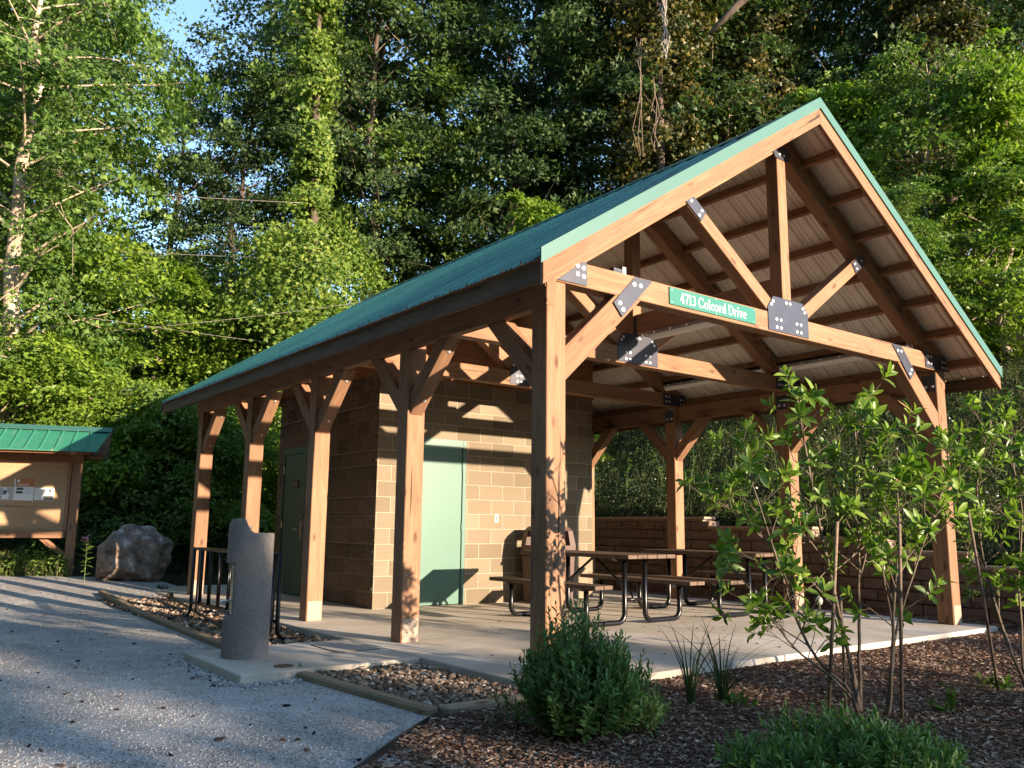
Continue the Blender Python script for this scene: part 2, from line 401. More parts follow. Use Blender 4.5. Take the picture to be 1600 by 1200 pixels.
# ------------------------------------------------------------------ camera
YAW, PIT, ROL, FPX = R(37.1319), R(9.5513), R(0.6129), 1324.4783
CAM = np.array([-4.0302, -4.8862, 1.0544])
fw = np.array([math.sin(YAW) * math.cos(PIT), math.cos(YAW) * math.cos(PIT), math.sin(PIT)])
rt0 = np.array([math.cos(YAW), -math.sin(YAW), 0.0]); up0 = np.cross(rt0, fw)
RT = math.cos(ROL) * rt0 + math.sin(ROL) * up0
UP = -math.sin(ROL) * rt0 + math.cos(ROL) * up0
cam = bpy.data.cameras.new('camera'); camo = bpy.data.objects.new('camera', cam); COL.objects.link(camo)
camo.matrix_world = Matrix(((RT[0], UP[0], -fw[0], CAM[0]), (RT[1], UP[1], -fw[1], CAM[1]), (RT[2], UP[2], -fw[2], CAM[2]), (0, 0, 0, 1)))
cam.sensor_width = 36; cam.lens = FPX / 1600 * 36; cam.clip_end = 1000; cam.clip_start = 0.05
scene.camera = camo
def at(u, v, depth):
    return CAM + depth * (fw + RT * (u - 800) / FPX - UP * (v - 600) / FPX)
def on_plane(u, v, ax, val):
    d = fw + RT * (u - 800) / FPX - UP * (v - 600) / FPX
    return CAM + d * (val - CAM[ax]) / d[ax]
def flat(u, depth):
    """ground x, y seen in column u at a given depth"""
    p = at(u, 815, depth); return float(p[0]), float(p[1])

# ------------------------------------------------------------------ light
SUN_DIR = Vector((-0.30, 1.0, -0.208)).normalized()     # direction the light travels
elev = math.asin(-SUN_DIR.z)
src = -SUN_DIR
w = bpy.data.worlds.new('World'); scene.world = w; w.use_nodes = True
wn = w.node_tree; bg = wn.nodes['Background']
sky = wn.nodes.new('ShaderNodeTexSky'); sky.sky_type = 'NISHITA'; sky.sun_disc = False
sky.sun_elevation = elev
sky.sun_rotation = math.atan2(src.x, src.y)
sky.air_density = 1.0; sky.dust_density = 0.15; sky.ozone_density = 2.0
wn.links.new(sky.outputs[0], bg.inputs[0]); bg.inputs[1].default_value = 0.15
sl = bpy.data.lights.new('sun', 'SUN'); sl.energy = 4.2; sl.angle = R(0.5); sl.color = (1.0, 0.79, 0.59)
so = bpy.data.objects.new('sun', sl); COL.objects.link(so)
so.rotation_euler = SUN_DIR.to_track_quat('-Z', 'Y').to_euler()
vs = scene.view_settings
vs.view_transform = 'Standard'; vs.look = 'None'; vs.gamma = 1.0; vs.exposure = 1.75
scene.cycles.max_bounces = 8; scene.cycles.transmission_bounces = 4
try: scene.cycles.sample_clamp_indirect = 4.0
except Exception: pass

# ------------------------------------------------------------------ measures of the pavilion
PS = 0.19; W = 6.024; XM = (W + PS) / 2
YP = [0.0, 2.07, 4.15, 6.20, 8.29]
ZT0, ZT1 = 2.95, 3.15
SL = 0.6495; ZR = 5.19; XE = -0.419; XER = 2 * XM - XE
YO, YB = -0.464, 8.96
BX, BY, BXR, BYB = 1.266, 5.0, 5.053, 8.32
def zr(x): return ZR - SL * abs(x - XM)

# ------------------------------------------------------------------ terrain
def sstep(t): t = np.clip(t, 0, 1); return t * t * (3 - 2 * t)
def wall_top(y):
    y = np.asarray(y, dtype=float)
    return np.where(y > 4.5, 1.25, np.where(y > 2.5, 1.10, np.where(y > 1.37, 0.96, np.where(y > 0.33, 0.80, 0.64))))
WX = 7.0      # front face of the retaining wall
def ground(x, y):
    x = np.asarray(x, dtype=float); y = np.asarray(y, dtype=float)
    base = -0.085 + 0.185 * sstep((y - 7) / 6.0) * sstep((1.5 - x) / 2.0)
    dy = np.maximum(0, y - 13.0)
    dx = np.maximum(0, x - (WX + 0.35))
    inr = sstep((x - (WX + 0.2)) / 0.15) * sstep((y + 5.0) / 1.5)
    terr = np.where(x > WX + 0.2, wall_top(np.maximum(y, -1)) - 0.10 + 0.14, 0.0) * inr
    d = np.sqrt(dx ** 2 + dy ** 2)
    hill = np.where(d < 24, 0.40 * d, 9.6 + 0.12 * (d - 24)) * sstep((y + 13.0) / 11.0)
    bumpy = 0.10 * np.sin(x * 0.9 + 1.3) * np.sin(y * 0.7) * np.clip(d / 4, 0, 1)
    back = 0.42 * np.maximum(0, -y - 30)          # rising ground far behind the camera
    back = np.minimum(back, 6.0)
    return base + terr + hill + bumpy + back

def axis_pts(lo, hi, fine_lo, fine_hi, fine, coarse):
    a = list(np.arange(lo, fine_lo, coarse)) + list(np.arange(fine_lo, fine_hi, fine)) + list(np.arange(fine_hi, hi + coarse, coarse))
    return np.array(a)
xs = axis_pts(-90, 100, -8, 16, 0.4, 4.0)
xs = np.unique(np.concatenate([xs, [WX + 0.19, WX + 0.36]]))
ys = axis_pts(-80, 110, -6, 20, 0.4, 4.0)
X, Y = np.meshgrid(xs, ys, indexing='ij')
Z = ground(X, Y)
V3 = np.stack([X, Y, Z], -1).reshape(-1, 3)
nx, ny = len(xs), len(ys)
ii, jj = np.meshgrid(np.arange(nx - 1), np.arange(ny - 1), indexing='ij')
q = np.stack([ii * ny + jj, (ii + 1) * ny + jj, (ii + 1) * ny + jj + 1, ii * ny + jj + 1], -1).reshape(-1, 4)
o = obj('hillside', mesh_np('hillside', V3, [q], [M['soil']], True))
tag(o, 'wooded hillside rising behind the pavilion', 'hillside', kind='structure')

# gravel lot: follows the terrain 2 cm above it
def sheet(name, outline_fn, x0, x1, y0, y1, step, dz, mat, label, cat, zfn=None):
    gx = np.arange(x0, x1 + 1e-6, step); gy = np.arange(y0, y1 + 1e-6, step)
    X, Y = np.meshgrid(gx, gy, indexing='ij')
    Zs = (zfn or ground)(X, Y) + dz
    vv = np.stack([X, Y, Zs], -1).reshape(-1, 3)
    a, b = len(gx), len(gy)
    ii, jj = np.meshgrid(np.arange(a - 1), np.arange(b - 1), indexing='ij')
    cxx = (gx[ii] + gx[ii + 1]) / 2; cyy = (gy[jj] + gy[jj + 1]) / 2
    keep = outline_fn(cxx, cyy)
    q = np.stack([ii * b + jj, (ii + 1) * b + jj, (ii + 1) * b + jj + 1, ii * b + jj + 1], -1)[keep].reshape(-1, 4)
    o = obj(name, mesh_np(name, vv, [q], [mat], True))
    return tag(o, label, cat, kind='structure')
# line between the gravel and the mulch
EA = np.array([-1.17, -0.40]); EB = np.array([-1.90, -1.00]); ED = (EB - EA) / np.linalg.norm(EB - EA)
EC = EA + ED * 7.0
def side(x, y): return (x - EA[0]) * ED[1] - (y - EA[1]) * ED[0]
def gravel_edge(x): return 12.6 + 0.25 * np.sin(x * 1.9) + 0.15 * np.sin(x * 4.3) + np.where(x > -1.5, -(x + 1.5) * 0.9, 0.0) * 0.8
def gravel_in(x, y):
    return (y < gravel_edge(x)) & (x < 0.3) & ~((y < EA[1] + 0.1) & (side(x, y) < -0.14)) & ~((x > -1.0) & (y < 8.0))
sheet('gravel_lot', gravel_in, -22, 0.4, -14, 14, 0.2, 0.02, M['gravel'], 'grey crushed gravel lot beside the pavilion', 'gravel lot')
def mulch_z(x, y):
    return -0.050 + (0.022 * np.sin(x * 2.1 + y) * np.sin(y * 1.7) + 0.015 * np.sin(x * 5.0) * np.sin(y * 4.1 + 1)) * np.clip((-0.3 - y) / 0.8, 0.15, 1)
# mulch polygon sheet whose left edge follows the metal edging exactly
def mulch_sheet():
    vs, fs = [], []
    nu, nv = 70, 60
    for i in range(nu + 1):
        t = i / nu
        for j in range(nv + 1):
            s_ = j / nv
            # left boundary: along edging for y<-.4 ; right boundary x = WX+0.1
            y = -0.30 - 8.0 * (s_ ** 1.3)
            xl = EA[0] + (y - EA[1]) * ED[0] / ED[1] if y < EA[1] else EA[0]
            x = xl + (WX + 0.12 - xl) * (t ** 1.2)
            z = mulch_z(x, y) if i > 0 else -0.060
            vs.append((x, y, z))
    for i in range(nu):
        for j in range(nv):
            a = i * (nv + 1) + j
            fs.append((a, a + 1, a + nv + 2, a + nv + 1))
    return mesh_np('mulch_bed', vs, [np.array(fs)], [M['mulch']], True)
tag(obj('mulch_bed', mulch_sheet()), 'dark bark mulch bed in front of the concrete slab', 'mulch bed', kind='structure')
mb = MB(); mb.box(6.36, WX + 0.12, -0.30, 10.2, -0.13, -0.03)
tag(mb.build('mulch_strip', M['mulch']), 'narrow mulch strip between slab and retaining wall', 'mulch bed', kind='structure')

# slab, pad, beds
mb = MB(); mb.box(-0.27, 6.35, -0.33, 10.28, -0.16, 0.0)
slab = tag(mb.build('concrete_slab', M['concrete'], bevel=0.008), 'concrete slab under the timber pavilion', 'slab', kind='structure')
mb = MB()
for yj in (2.16, 4.24, 6.28): mb.box(-0.262, 6.34, yj - 0.003, yj + 0.003, -0.02, 0.0012)
for xj in (3.10,): mb.box(xj - 0.003, xj + 0.003, -0.322, 10.2, -0.02, 0.0008)
mb.build('saw_cuts', M['edging'], slab)
mb = MB(); mb.box(-1.76, -0.276, 1.27, 2.62, -0.16, -0.004)
pad = tag(mb.build('concrete_pad', M['concrete'], bevel=0.008), 'small concrete pad carrying the drinking fountain', 'pad', kind='structure')
mb = MB(); mb.box(-1.13, -0.276, -0.30, 1.266, -0.16, -0.075)
tag(mb.build('stone_bed_soil', M['bedbase']), 'soil under the brown stones beside the front post', 'bed', kind='structure')
mb = MB(); mb.box(-1.12, -0.276, 2.626, 8.7, -0.16, -0.07)
tag(mb.build('rack_bed_soil', M['bedbase']), 'soil under the brown stones of the bike rack bed', 'bed', kind='structure')

# utility covers set in the pad
mb = MB(); mb.tube([(-1.36, 1.46, -0.02), (-1.36, 1.46, 0.002)], 0.075, 24)
tag(mb.build('valve_cover', M['rust']), 'small round dark valve cover in the concrete pad', 'cover')
hatch = thing('utility_hatch', 'square concrete hatch with a dark seam set in the pad', 'hatch', (-0.52, 2.13, 0))
mb = MB(); mb.box(-0.19, 0.19, -0.26, 0.26, -0.02, 0.001)
mb.build('lid', speck_mat('hatch_concrete', [(0.3, (0.30, 0.27, 0.23)), (0.7, (0.42, 0.385, 0.335))], 30), hatch)
mb = MB()
mb.box(-0.205, -0.192, -0.27, 0.27, -0.02, 0.0005); mb.box(0.192, 0.205, -0.27, 0.27, -0.02, 0.0005)
mb.box(-0.190, 0.190, -0.275, -0.262, -0.02, 0.0005); mb.box(-0.190, 0.190, 0.262, 0.275, -0.02, 0.0005)
mb.build('seam', M['edging'], hatch)

# ------------------------------------------------------------------ beams
def beam(name, parent, p0, p1, w, h, mat=None, up=(0, 0, 1), cut0=None, cut1=None, bevel=0.005, local=False):
    """w across (up x axis), h along up.  cuts: (point, normal) planes the ends are sawn to.  Root at world origin."""
    p0 = Vector(p0); p1 = Vector(p1); x = (p1 - p0).normalized()
    up = Vector(up); y = up.cross(x).normalized(); z = x.cross(y)
    Lh = (p1 - p0).length
    Mx = Matrix(((x.x, y.x, z.x, p0.x), (x.y, y.y, z.y, p0.y), (x.z, y.z, z.z, p0.z), (0, 0, 0, 1)))
    def end(cut, base, sy, sz):
        q = Vector((base, sy * w / 2, sz * h / 2))
        if cut is None: return q
        pt, n = Vector(cut[0]), Vector(cut[1])
        wq = Mx @ q
        dn = x.dot(n)
        if abs(dn) < 1e-6: return q
        t = (pt - wq).dot(n) / dn
        return q + Vector((t, 0, 0))
    vs = [end(cut0, 0, a, b) for a, b in ((-1, -1), (1, -1), (1, 1), (-1, 1))] + [end(cut1, Lh, a, b) for a, b in ((-1, -1), (1, -1), (1, 1), (-1, 1))]
    mb = MB().add(vs, [(3, 2, 1, 0), (4, 5, 6, 7), (0, 1, 5, 4), (1, 2, 6, 5), (2, 3, 7, 6), (3, 0, 4, 7)])
    o = mb.build(name, mat or M['wood'], parent, bevel=bevel)
    o.matrix_basis = Mx if (parent is None or local) else (Matrix.Translation(-parent.location) @ Mx)
    return o

PV = thing('pavilion', 'open timber picnic pavilion with green metal gable roof', 'pavilion', (0, 0, 0))
bolt_me = None
def bolt(parent, x, y, z, axis='y', r=0.016):
    """domed bolt head on a face looking to -y (or -x)"""
    global bolt_me
    if bolt_me is None:
        mb = MB()
        n = 12; rings = [(1.25, 0.0), (1.25, -0.2), (1.0, -0.25), (0.85, -0.6), (0.45, -0.8)]
        vs = []; fs = []
        for (rr, yy) in rings:
            for k in range(n): vs.append((rr * math.cos(2 * math.pi * k / n), yy, rr * math.sin(2 * math.pi * k / n)))
        for i in range(len(rings) - 1):
            for k in range(n): fs.append((i * n + k, i * n + (k + 1) % n, (i + 1) * n + (k + 1) % n, (i + 1) * n + k))
        fs.append(tuple(range((len(rings) - 1) * n, len(rings) * n)))
        mb.add(vs, fs); o = mb.build('bolt', M['bolt'], None, smooth=False)
        bolt_me = o.data; bpy.data.objects.remove(o)
    o = obj('bolt', bolt_me, parent)
    o.location = (x, y, z); o.scale = (r, r, r)
    if axis == 'x': o.rotation_euler = (0, 0, -math.pi / 2)
    return o

def plate(pts, y, bolts=(), t=0.008, rad=0.0145, name='gusset_plate'):
    mb = MB().prism(pts, 'y', y - t, y)
    o = mb.build(name, M['plate'], PV, bevel=0.001)
    for (bx_, bz_) in bolts: bolt(o, bx_, y - t, bz_, r=rad)
    return o

# posts, bases, eave beams, long braces
for sidex, x0 in (('l', 0.0), ('r', W)):
    for i, y in enumerate(YP):
        p = beam('post', PV, (x0 + PS / 2, y + PS / 2, 0.0), (x0 + PS / 2, y + PS / 2, 2.945), PS, PS, up=(0, 1, 0), bevel=0.007)
        # galvanised base strap
        mb = MB(); mb.box(x0 + 0.012, x0 + PS - 0.012, y - 0.004, y + 0.001, 0.004, 0.215)
        b = mb.build('base_plate', M['galv'], PV)
        for dx_ in (0.06, 0.13):
            for dz_ in (0.09, 0.17):
                mb = MB(); mb.tube([(x0 + dx_, y - 0.006, dz_), (x0 + dx_, y - 0.003, dz_)], 0.006, 8)
                if i < 2 and sidex == 'l': mb.build('nail', M['edging'], b)
    xb = 0.045 if x0 == 0 else W + PS - 0.045
    beam('eave_beam', PV, (xb - (0.004 if x0 == 0 else -0.004), -0.004, 2.852), (xb - (0.004 if x0 == 0 else -0.004), 8.6, 2.852), 0.094, 0.225)
    for i, y in enumerate(YP):
        for s in (-1, 1):
            if (i == 0 and s == -1) or (i == 4 and s == 1): continue
            yf = y if s < 0 else y + PS
            beam('knee_brace', PV, (x0 + PS / 2, yf - s * 0.06, 2.14), (x0 + PS / 2, yf + s * 0.60, 2.80), 0.14, 0.15,
                 up=(0, 0, 1), cut0=((0, yf - s * 0.005, 0), (0, 1, 0)), cut1=((0, 0, 2.738), (0, 0, 1)))
            if s < 0 and x0 == 0:
                for tb in (0.20, 0.82):
                    bo = bolt(PV, x0 + PS / 2 + 0.01, yf + 0.06 - tb * 0.66 - 0.053, 2.14 + tb * 0.66 - 0.053, r=0.014); bo.rotation_euler = (math.pi / 4, 0, 0)
# trusses
for i, y in enumerate(YP):
    yc = y + 0.075
    beam('tie_beam', PV, (0.02, yc, (ZT0 + ZT1) / 2), (W + PS - 0.02, yc, (ZT0 + ZT1) / 2), 0.146, ZT1 - ZT0)
    for s in (-1, 1):
        xe_ = -0.012 if s < 0 else W + PS + 0.012
        off = -0.155
        beam('top_chord', PV, (xe_, yc + 0.004, zr(xe_) + off), (XM, yc + 0.004, ZR + off), 0.146, 0.205,
             cut0=((xe_, 0, 0), (1, 0, 0)), cut1=((XM, 0, 0), (1, 0, 0)))
        # web from king plate to chord
        beam('web', PV, (XM + s * 0.20, yc - 0.003, 3.16), (XM + s * 1.42, yc - 0.003, 4.01), 0.138, 0.135)
    beam('king_post', PV, (XM, yc - 0.001, 3.10), (XM, yc - 0.001, ZR - 0.20), 0.14, 0.142, up=(0, 1, 0))
    if i == 0:
        for s in (-1, 1):
            xf = PS if s < 0 else W
            beam('knee_brace', PV, (xf + s * 0.05, yc + 0.002, 2.26), (xf - s * 0.76, yc + 0.002, 3.01), 0.138, 0.20,
                 cut0=((xf + s * 0.005, 0, 0), (1, 0, 0)), cut1=((0, 0, 2.955), (0, 0, 1)))
    if i < 3:
        yf = y + 0.0005
        kp = [(XM - 0.33, 2.965), (XM + 0.33, 2.965), (XM + 0.33, 3.22), (XM + 0.24, 3.315), (XM - 0.24, 3.315), (XM - 0.33, 3.20)]
        bl = [(XM - 0.275, 3.225), (XM - 0.245, 3.262), (XM - 0.03, 3.275), (XM + 0.03, 3.275), (XM + 0.245, 3.262), (XM + 0.275, 3.225)]
        for s in (-1, 1):
            bl += [(XM + s * 0.165 + a, 3.045 + b) for a in (-0.035, 0.035) for b in (-0.04, 0.04)]
        plate(kp, yf, bl)
        # right end gusset
        xr = W - 0.24
        plate([(xr, 2.962), (W + 0.33, 2.962), (W + 0.34, 3.05), (W + 0.22, 3.145), (xr, 3.152)], yf,
              [(xr + 0.06 + a, 3.02 + b) for a in (0, 0.07) for b in (0, 0.08)] + [(W + 0.16 + a, 3.0 + b) for a in (0, 0.07) for b in (0, 0.07)])
        # small plates at web tops
        for s in (-1, 1):
            cx, cz = XM + s * 1.36, 3.97
            dx_, dz_ = s * 0.815, 0.58
            px, pz = -dz_, dx_
            pts = [(cx - dx_ * 0.14 + px * 0.062, cz - dz_ * 0.14 + pz * 0.062), (cx - dx_ * 0.14 - px * 0.062, cz - dz_ * 0.14 - pz * 0.062),
                   (cx + dx_ * 0.13 - px * 0.062, cz + dz_ * 0.13 - pz * 0.062), (cx + dx_ * 0.13 + px * 0.062, cz + dz_ * 0.13 + pz * 0.062)]
            plate(pts, yf, [(cx - dx_ * 0.09 + px * 0.03, cz - dz_ * 0.09 + pz * 0.03), (cx - dx_ * 0.09 - px * 0.03, cz - dz_ * 0.09 - pz * 0.03), (cx + dx_ * 0.06, cz + dz_ * 0.06)] if i == 0 else (), rad=0.013)
        plate([(XM - 0.10, 4.80), (XM + 0.10, 4.80), (XM + 0.17, 4.90), (XM, 5.0), (XM - 0.17, 4.90)], yf, [(XM - 0.03, 4.85), (XM + 0.04, 4.85)] if i == 0 else (), rad=0.013)
        # side plate on the inner face of the right post
        mb = MB(); mb.box(W - 0.007, W + 0.0005, y + 0.01, y + PS - 0.012, 2.70, 2.90)
        o = mb.build('post_strap', M['plate'], PV)
        for yy in (0.045, 0.13): bolt(o, W - 0.007, y + yy, 2.76, 'x', 0.015)
yf = 0.0005
plate([(0.10, 2.962), (0.41, 2.962), (0.41, 3.152), (0.37, 3.158)], yf, [(0.31, 3.045), (0.375, 3.035), (0.31, 3.115), (0.375, 3.105)], rad=0.016)
plate([(0.70, 2.88), (0.955, 3.142), (1.165, 3.142), (0.80, 2.77)], yf - 0.001, [(0.945, 3.075), (1.02, 3.075), (0.775, 2.885), (0.81, 2.835)], rad=0.016)
plate([(2 * XM - 0.70, 2.88), (2 * XM - 0.955, 3.142), (2 * XM - 1.165, 3.142), (2 * XM - 0.80, 2.77)], yf - 0.001,
      [(2 * XM - 0.975, 3.075), (2 * XM - 1.05, 3.075), (2 * XM - 0.775, 2.885), (2 * XM - 0.81, 2.835)], rad=0.016)
# bridging beams between the king posts, steel hangers
for a, b in ((0, 1), (1, 2)):
    beam('bridging_beam', PV, (XM, YP[a] + 0.15, 3.44), (XM, YP[b] - 0.003, 3.44), 0.09, 0.235)
mb = MB()
for s in (-1, 1):
    mb.box(XM + s * 0.055 - 0.012, XM + s * 0.055 + 0.012, YP[1] - 0.02, YP[1] - 0.002, 3.30, 3.52)
o = mb.build('beam_hanger', M['plate'], PV)
# purlins
for s in (-1, 1):
    for k in range(7):
        dxp = 0.40 + k * 0.467
        x = XM + s * dxp
        if dxp > 3.3: continue
        z = zr(x) - 0.072
        beam('purlin', PV, (x, YO + 0.042, z), (x, YB - 0.042, z), 0.040, 0.135, mat=M['wood'],
             up=(s * SL, 0, 1))
# fascia and barge boards
for s in (-1, 1):
    xf = XE + 0.02 if s < 0 else XER - 0.02
    beam('fascia', PV, (xf, YO + 0.041, 2.826), (xf, YB - 0.041, 2.826), 0.04, 0.15, mat=M['fascia'])
    for yy in (YO + 0.02, YB - 0.02):
        xe_ = XE if s < 0 else XER
        hv = 0.175
        beam('barge_board', PV, (xe_, yy, zr(xe_) - hv / 2), (XM, yy, ZR - hv / 2), 0.04, hv * math.cos(math.atan(SL)),
             cut0=((xe_, 0, 0), (1, 0, 0)), cut1=((XM, 0, 0), (1, 0, 0)), bevel=0.003)
# roof panels
def roof_side(s):
    xo = XM + s * (XM - XE + 0.045)
    ys_, zs_ = [], []
    y = YO - 0.004
    prof = []
    while y < YB + 0.004:
        for c0, wd_, hh_ in ((0.085, 0.036, 0.014), (0.145, 0.036, 0.014), (0.204, 0.044, 0.034)):
            for k_ in range(9):
                t_ = k_ / 8
                prof.append((y + c0 - wd_ / 2 + wd_ * t_, hh_ * (0.5 - 0.5 * math.cos(2 * math.pi * t_)) ** 0.7))
        y += 0.229
    prof = [(min(a, YB + 0.004), b) for a, b in prof]
    n = len(prof)
    def P(x, a, b): return (x, a, zr(x) + b)
    top = [P(xo, a, b + 0.026) for a, b in prof] + [P(XM, a, b + 0.026) for a, b in prof]
    bot = [P(xo, a, b + 0.022) for a, b in prof] + [P(XM, a, b + 0.022) for a, b in prof]
    f = np.array([(i, i + 1, n + i + 1, n + i) for i in range(n - 1)])
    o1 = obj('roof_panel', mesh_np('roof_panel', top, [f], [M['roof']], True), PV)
    o2 = obj('panel_underside', mesh_np('panel_underside', bot, [f[:, ::-1]], [M['roof_under']]), o1)
    # screw heads in rows over the purlins
    mb = MB()
    for k in range(7):
        dxp = 0.40 + k * 0.467
        x = XM + s * min(dxp, 3.45)
        for q_ in range(0, 40):
            yy = YO + 0.115 + 0.229 * q_
            z = zr(x) + 0.026
            mb.box(x - 0.008, x + 0.008, yy - 0.008, yy + 0.008, z, z + 0.010)
    if s < 0: mb.build('screws', M['bolt'], o1)
roof_side(-1); roof_side(1)
mb = MB()
for s in (-1, 1):
    pts = [(XM, ZR + 0.078), (XM + s * 0.17, zr(XM + s * 0.17) + 0.068), (XM + s * 0.17, zr(XM + s * 0.17) + 0.064), (XM, ZR + 0.073)]
    mb.prism(pts, 'y', YO - 0.01, YB + 0.01)
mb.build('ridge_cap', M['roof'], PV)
for yy, d in ((YO, -1), (YB, 1)):
    for s in (-1, 1):
        mb = MB(); xo = XM + s * (XM - XE + 0.03)
        lo, hi = (-0.012, 0.098) if d < 0 else (-0.10, 0.05)
        pts = [(xo, zr(xo) + lo), (xo, zr(xo) + hi), (XM, ZR + hi), (XM, ZR + lo)]
        mb.prism(pts, 'y', yy + d * 0.016, yy + d * 0.002)
        pts = [(xo, zr(xo) + hi), (xo, zr(xo) + hi + 0.004), (XM, ZR + hi + 0.004), (XM, ZR + hi)]
        mb.prism(pts, 'y', yy + d * 0.016, yy - d * 0.10)
        mb.build('barge_trim', M['green_trim'], PV)

# ------------------------------------------------------------------ lamps, cables, sign
def tube_lamp(x, y0, y1, z, label, strut=True):
    t = thing('tube_lamp', label, 'lamp', (x, (y0 + y1) / 2, z), group='tube lamps under the pavilion roof')
    L2 = (y1 - y0) / 2
    mb = MB(); mb.prism([(-0.055, 0.04), (-0.07, 0.0), (0.07, 0.0), (0.055, 0.04)], 'y', -L2, L2); mb.build('housing', M['lamp_body'], t, bevel=0.004)
    mb = MB(); pr = [(0.062 * math.cos(a), -0.055 * math.sin(a)) for a in np.linspace(0.05, math.pi - 0.05, 10)]
    mb.prism(pr, 'y', -L2 + 0.01, L2 - 0.01); mb.build('lens', M['lens'], t, bevel=0.003)
    mb = MB()
    for k in range(5):
        yy = -L2 + 0.1 + k * (2 * L2 - 0.2) / 4
        mb.box(-0.075, -0.062, yy - 0.012, yy + 0.012, -0.015, 0.03)
    mb.build('latch', M['bolt'], t)
    if strut:
        mb = MB(); mb.box(-0.02, 0.02, -L2 - 0.55, L2 + 0.05, 0.043, 0.085); mb.build('strut', M['black'], t)
    return t
tube_lamp(XM, 0.66, 1.84, 3.275, 'tube lamp under the middle beam behind the address sign', False)
tube_lamp(5.75, 0.66, 1.96, 3.215, 'tube lamp under the right eave nearest the front truss')
tube_lamp(5.75, 2.86, 4.05, 3.215, 'tube lamp under the right eave behind the second truss')
cam_ = thing('junction_box', 'small dark electrical box with pale rim above the front tie beam', 'box', (0.86, 0.10, 3.16))
mb = MB(); mb.box(-0.08, 0.02, -0.03, 0.03, 0, 0.055); mb.build('housing', M['plate'], cam_, bevel=0.003)
mb = MB(); mb.box(0.022, 0.06, -0.034, -0.028, 0.0, 0.075); mb.box(0.027, 0.055, -0.037, -0.0345, 0.006, 0.069); o = mb.build('rim', M['bolt'], cam_)
cam_ = thing('junction_box', 'small dark electrical box by the right end of the front tie beam', 'box', (5.58, 0.10, 3.155))
mb = MB(); mb.box(-0.08, 0.04, -0.03, 0.03, 0, 0.045); mb.build('housing', M['plate'], cam_, bevel=0.003)
mb = MB(); mb.box(0.042, 0.08, -0.034, -0.028, 0.0, 0.07); mb.build('rim', M['bolt'], cam_)

